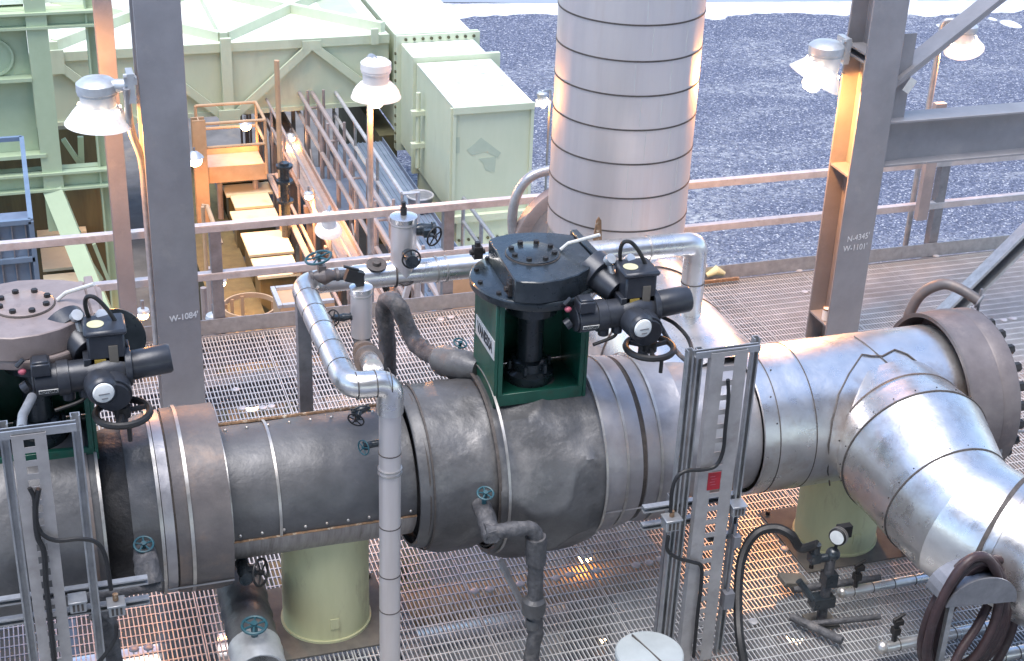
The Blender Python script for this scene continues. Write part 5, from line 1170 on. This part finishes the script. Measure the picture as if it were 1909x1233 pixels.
# blue grey walkway between tray and casing
wk = thing('grating_walkway', 'blue grey grating walkway with pale handrails beside the duct casing', 'walkway', (7, 26, -6))
zw = -5.48; xa0, xb0 = 6.38, 7.55
MB().bx(xa0, xb0, 21.5, 31.6, zw - .05, zw).build('walkway_deck', 'blue', wk)
mb = MB()
for i in range(12): x = xa0 + (xb0 - xa0) * (i + .5) / 12; mb.bx(x - .010, x + .010, 21.5, 31.6, zw + .002, zw + .02)
mb.build('deck_bar', 'bluemesh', wk)
for x in (xa0 - .012, xb0 + .012): mb = MB(); mb.bx(x - .008, x + .008, 21.5, 31.6, zw - .15, zw + .1); mb.build('kick_plate', 'blue', wk)
for z in (-4.4, -4.95): MB().tube([(6.6, 26.0 if z > -4.5 else 21.6, z), (6.6, 32.2, z)], .042, 8).build('hand_rail', 'rail', wk)
MB().tube([(6.6, 26.0, -4.4), (6.9, 26.0, -4.4), (6.9, 26.0, zw)], .042, 8).build('hand_rail', 'rail', wk)
MB().tube([(6.6, 32.2, -4.4), (7.6, 32.2, -4.4)], .042, 8).build('hand_rail', 'rail', wk)
for y in (22, 24, 26, 28, 30, 32.2): MB().cyl((6.6, y, zw), (6.6, y, -4.95 if y < 26 else -4.4), .032, 8).build('rail_post', 'galv', wk)
MB().bx(xa0 - .75, xa0 - .03, 27.6, 30.2, zw + .02, zw + .07).build('side_landing', 'blue', wk)
r2 = rails('side_rail', 'short grey handrail in front of the duct casing face', WZ(835, 330, -4.9).x, 24.3, 26.7, -5.9, 'galv', 2, .04, .4)
bkt = WZ(783, 378, -5.3); bk = thing('mesh_basket', 'small grey open basket on the end of the blue walkway', 'basket', bkt)
MB().lathe([(.22, 0), (.26, .32)], V((bkt.x, bkt.y, zw + .022)), seg=18).build('basket_wall', 'galvdull', bk); MB().torus(V((bkt.x, bkt.y, zw + .34)), up, .262, .02, 18, 6).build('basket_rim', 'rail', bk)

# blue guarded landing at far left
zb_ = -1.0; c0, c1 = WZ(60, 412, zb_), WZ(38, 258, zb_)
bl = thing('blue_landing', 'blue grey guarded landing with panelled front cut by the left edge', 'landing', (c0.x, c0.y, zb_ - 1.1))
xx = (c0.x + c1.x) / 2
MB().bx(-4, xx, c0.y, c1.y, zb_ - 1.15, zb_ - 1.08).build('landing_floor', 'blue', bl)
for (p0, p1) in (((xx, c0.y, zb_), (xx, c1.y, zb_)), ((-4, c0.y, zb_), (xx, c0.y, zb_)), ((-4, c1.y, zb_), (xx, c1.y, zb_)), ((-4, c0.y, zb_ - .5), (xx, c0.y, zb_ - .5)), ((xx, c0.y, zb_ - .5), (xx, c1.y, zb_ - .5))):
    MB().beam(p0, p1, .06, .06).build('hand_rail', 'bluemesh', bl)
for y in (c0.y, (c0.y + c1.y) / 2, c1.y): MB().beam((xx, y, zb_ - 1.1), (xx, y, zb_), .06, .06).build('rail_post', 'bluemesh', bl)
MB().bx(-4, xx - .03, c0.y + .04, c0.y + .055, zb_ - 1.08, zb_ - .04).build('guard_panel', 'bluemesh', bl)
mb = MB()
for i in range(12): mb.bx(xx - .08 - i * .16, xx - .065 - i * .16, c0.y - .0, c0.y + .038, zb_ - 1.08, zb_ - .04)
mb.build('panel_rib', 'galvdull', bl)
MB().beam((xx - .1, c0.y + .2, -8), (xx - .1, c0.y + .2, zb_ - 1.16), .16, .16).build('support_leg', 'blue', bl)

# ladder cage just beyond the deck edge
lc_ = WY(466, 572, 20); cg = thing('ladder_cage', 'orange lit hooped ladder cage rising below the rail at left', 'ladder cage', (lc_.x, lc_.y, -8))
rc_ = PXM(lc_) * 49
for dz in (0, -.75, -1.5, -2.3): MB().ring(lc_ + V((0, 0, dz)), up, rc_, .075, .012, 32).build('cage_hoop', 'orange', cg)
for i in range(11):
    a = PI * .55 + 2 * PI * i / 13; p = lc_ + V((math.cos(a) * (rc_ - .02), math.sin(a) * (rc_ - .02), 0)); MB().beam(p, p + V((0, 0, -4)), .05, .02).build('cage_bar', 'orange', cg)
for sx in (.1, .45): MB().beam(lc_ + V((rc_ * .75 + sx, -.1, .02)), lc_ + V((rc_ * .75 + sx, -.1, -4)), .06, .05).build('ladder_rail', 'orange', cg)
hb = WY(530, 565, 19); bxh = thing('hatch_box', 'buff hatch box with pale edges right of the ladder cage', 'box', hb)
a, b, c = WZ(508, 540, hb.z), WZ(530, 575, hb.z), WZ(580, 530, hb.z)
mb = MB(); mb.bx(a.x, a.x + .75, b.y, a.y, hb.z - 1.5, hb.z); mb.build('box_body', 'orange', bxh)
mb = MB(); mb.bx(a.x - .03, a.x + .03, b.y, a.y, hb.z + .003, hb.z + .05); mb.bx(a.x + .04, a.x + .75, a.y - .06, a.y, hb.z + .003, hb.z + .05); mb.bx(a.x + .04, a.x + .75, b.y, b.y + .06, hb.z + .003, hb.z + .05); mb.build('box_rim', 'rail', bxh)
af = thing('trestle', 'buff and pale trestle legs seen under the far silver run left of the yoke', 'trestle', WY(790, 540, 18))
mb = MB(); Q = lambda a, b: WY(a, b, 18)
for p, q in (((765, 520), (745, 590)), ((778, 520), (778, 590)), ((815, 520), (835, 590)), ((850, 520), (850, 590)), ((740, 580), (880, 562))): mb.beam(Q(*p), Q(*q), .07, .07)
mb.build('trestle_leg', 'rail', af)
mb = MB(); o_ = Q(862, 540); mb.box(o_, (.35, .3, .9)); mb.build('trestle_box', 'orange', af)
# boulders and debris on the yard
for i, (px, py, w) in enumerate(((1885, 47, 30), (1757, 50, 18), (1790, 20, 26), (1700, 8, 40), (1850, 36, 14))):
    p = WZ(px, py, GZ); s = PXM(p) * w; mb = MB(); mb.ball(p, s * .5, (1, 1.6, .28), 12, 7)
    for j in range(len(mb.v)): mb.v[j] = mb.v[j] + (mb.v[j] - p) * .35 * mnoise.noise(mb.v[j] * 1.3)
    tag(mb.build('pale_boulder', 'snow'), ['flat white boulder on the gravel at the far right edge', 'white boulder on the gravel just above the diagonal brace', 'white stone on the gravel right of the diagonal brace near the road', 'broad white stone at the road verge behind the right column', 'small white stone beside the flat boulder at far right'][i], 'stone')
# small lit lamps down in the plant and below the deck
bulkhead('small lit lamp glowing above the rail of the orange platform', WY(458, 236, 29.9), 32, .11)
bulkhead('small lit lamp half behind the column marked W-1084 at platform height', WY(363, 300, 27.5), 110, .14)
bulkhead('lit lamp in the gap between the slim post and the column at left', WY(267, 588, 15.5), 30, .06)
bulkhead('lit lamp below the grating at lower right', WZ(1482, 1188, -1.4), 6, .07)
bulkhead('lit lamp below the grating near the drum lid', WZ(1120, 1190, -2.2), 5, .05)
bulkhead('lit lamp below the grating under the green valve', WZ(1090, 1040, -1.2), 4, .06)
bulkhead('lit lamp below the grating between the stub support and the rail', WZ(470, 760, -1.3), 2.5, .06)
bulkhead('lit lamp under the braced duct beside the casing', WY(700, 215, 33.0) + V((0, 0, -.5)), 100, .1)
bulkhead('lit lamp under the deck edge above the ladder cage', WY(400, 600, 13.4), 80, .07)

# ------------------------------------------------------------------ sky and light
w = bpy.data.worlds.new('World'); SC.world = w; w.use_nodes = True; nt = w.node_tree; bg = nt.nodes['Background']
sky = nt.nodes.new('ShaderNodeTexSky'); sky.sky_type = 'NISHITA'; sky.sun_disc = False
EL, AZ = R(76), R(232)
sky.sun_elevation = EL; sky.sun_rotation = AZ; sky.air_density = 1.0; sky.dust_density = .6; sky.ozone_density = 2.5
hs = nt.nodes.new('ShaderNodeHueSaturation'); hs.inputs['Saturation'].default_value = .98; nt.links.new(sky.outputs[0], hs.inputs['Color']); nt.links.new(hs.outputs[0], bg.inputs[0]); bg.inputs[1].default_value = .125
sl_ = bpy.data.lights.new('sun', 'SUN'); sl_.energy = 1.8; sl_.angle = R(40); sl_.color = (1, .95, .90)
so = bpy.data.objects.new('sun', sl_); COL.objects.link(so)
sd = V((math.sin(AZ) * math.cos(EL), math.cos(AZ) * math.cos(EL), math.sin(EL)))
so.rotation_euler = sd.to_track_quat('Z', 'Y').to_euler()
SC.view_settings.view_transform = 'Standard'; SC.view_settings.look = 'None'; SC.view_settings.exposure = 1.48; SC.view_settings.gamma = 1
SC.cycles.max_bounces = 6; SC.cycles.use_denoising = True; SC.cycles.sample_clamp_indirect = 4
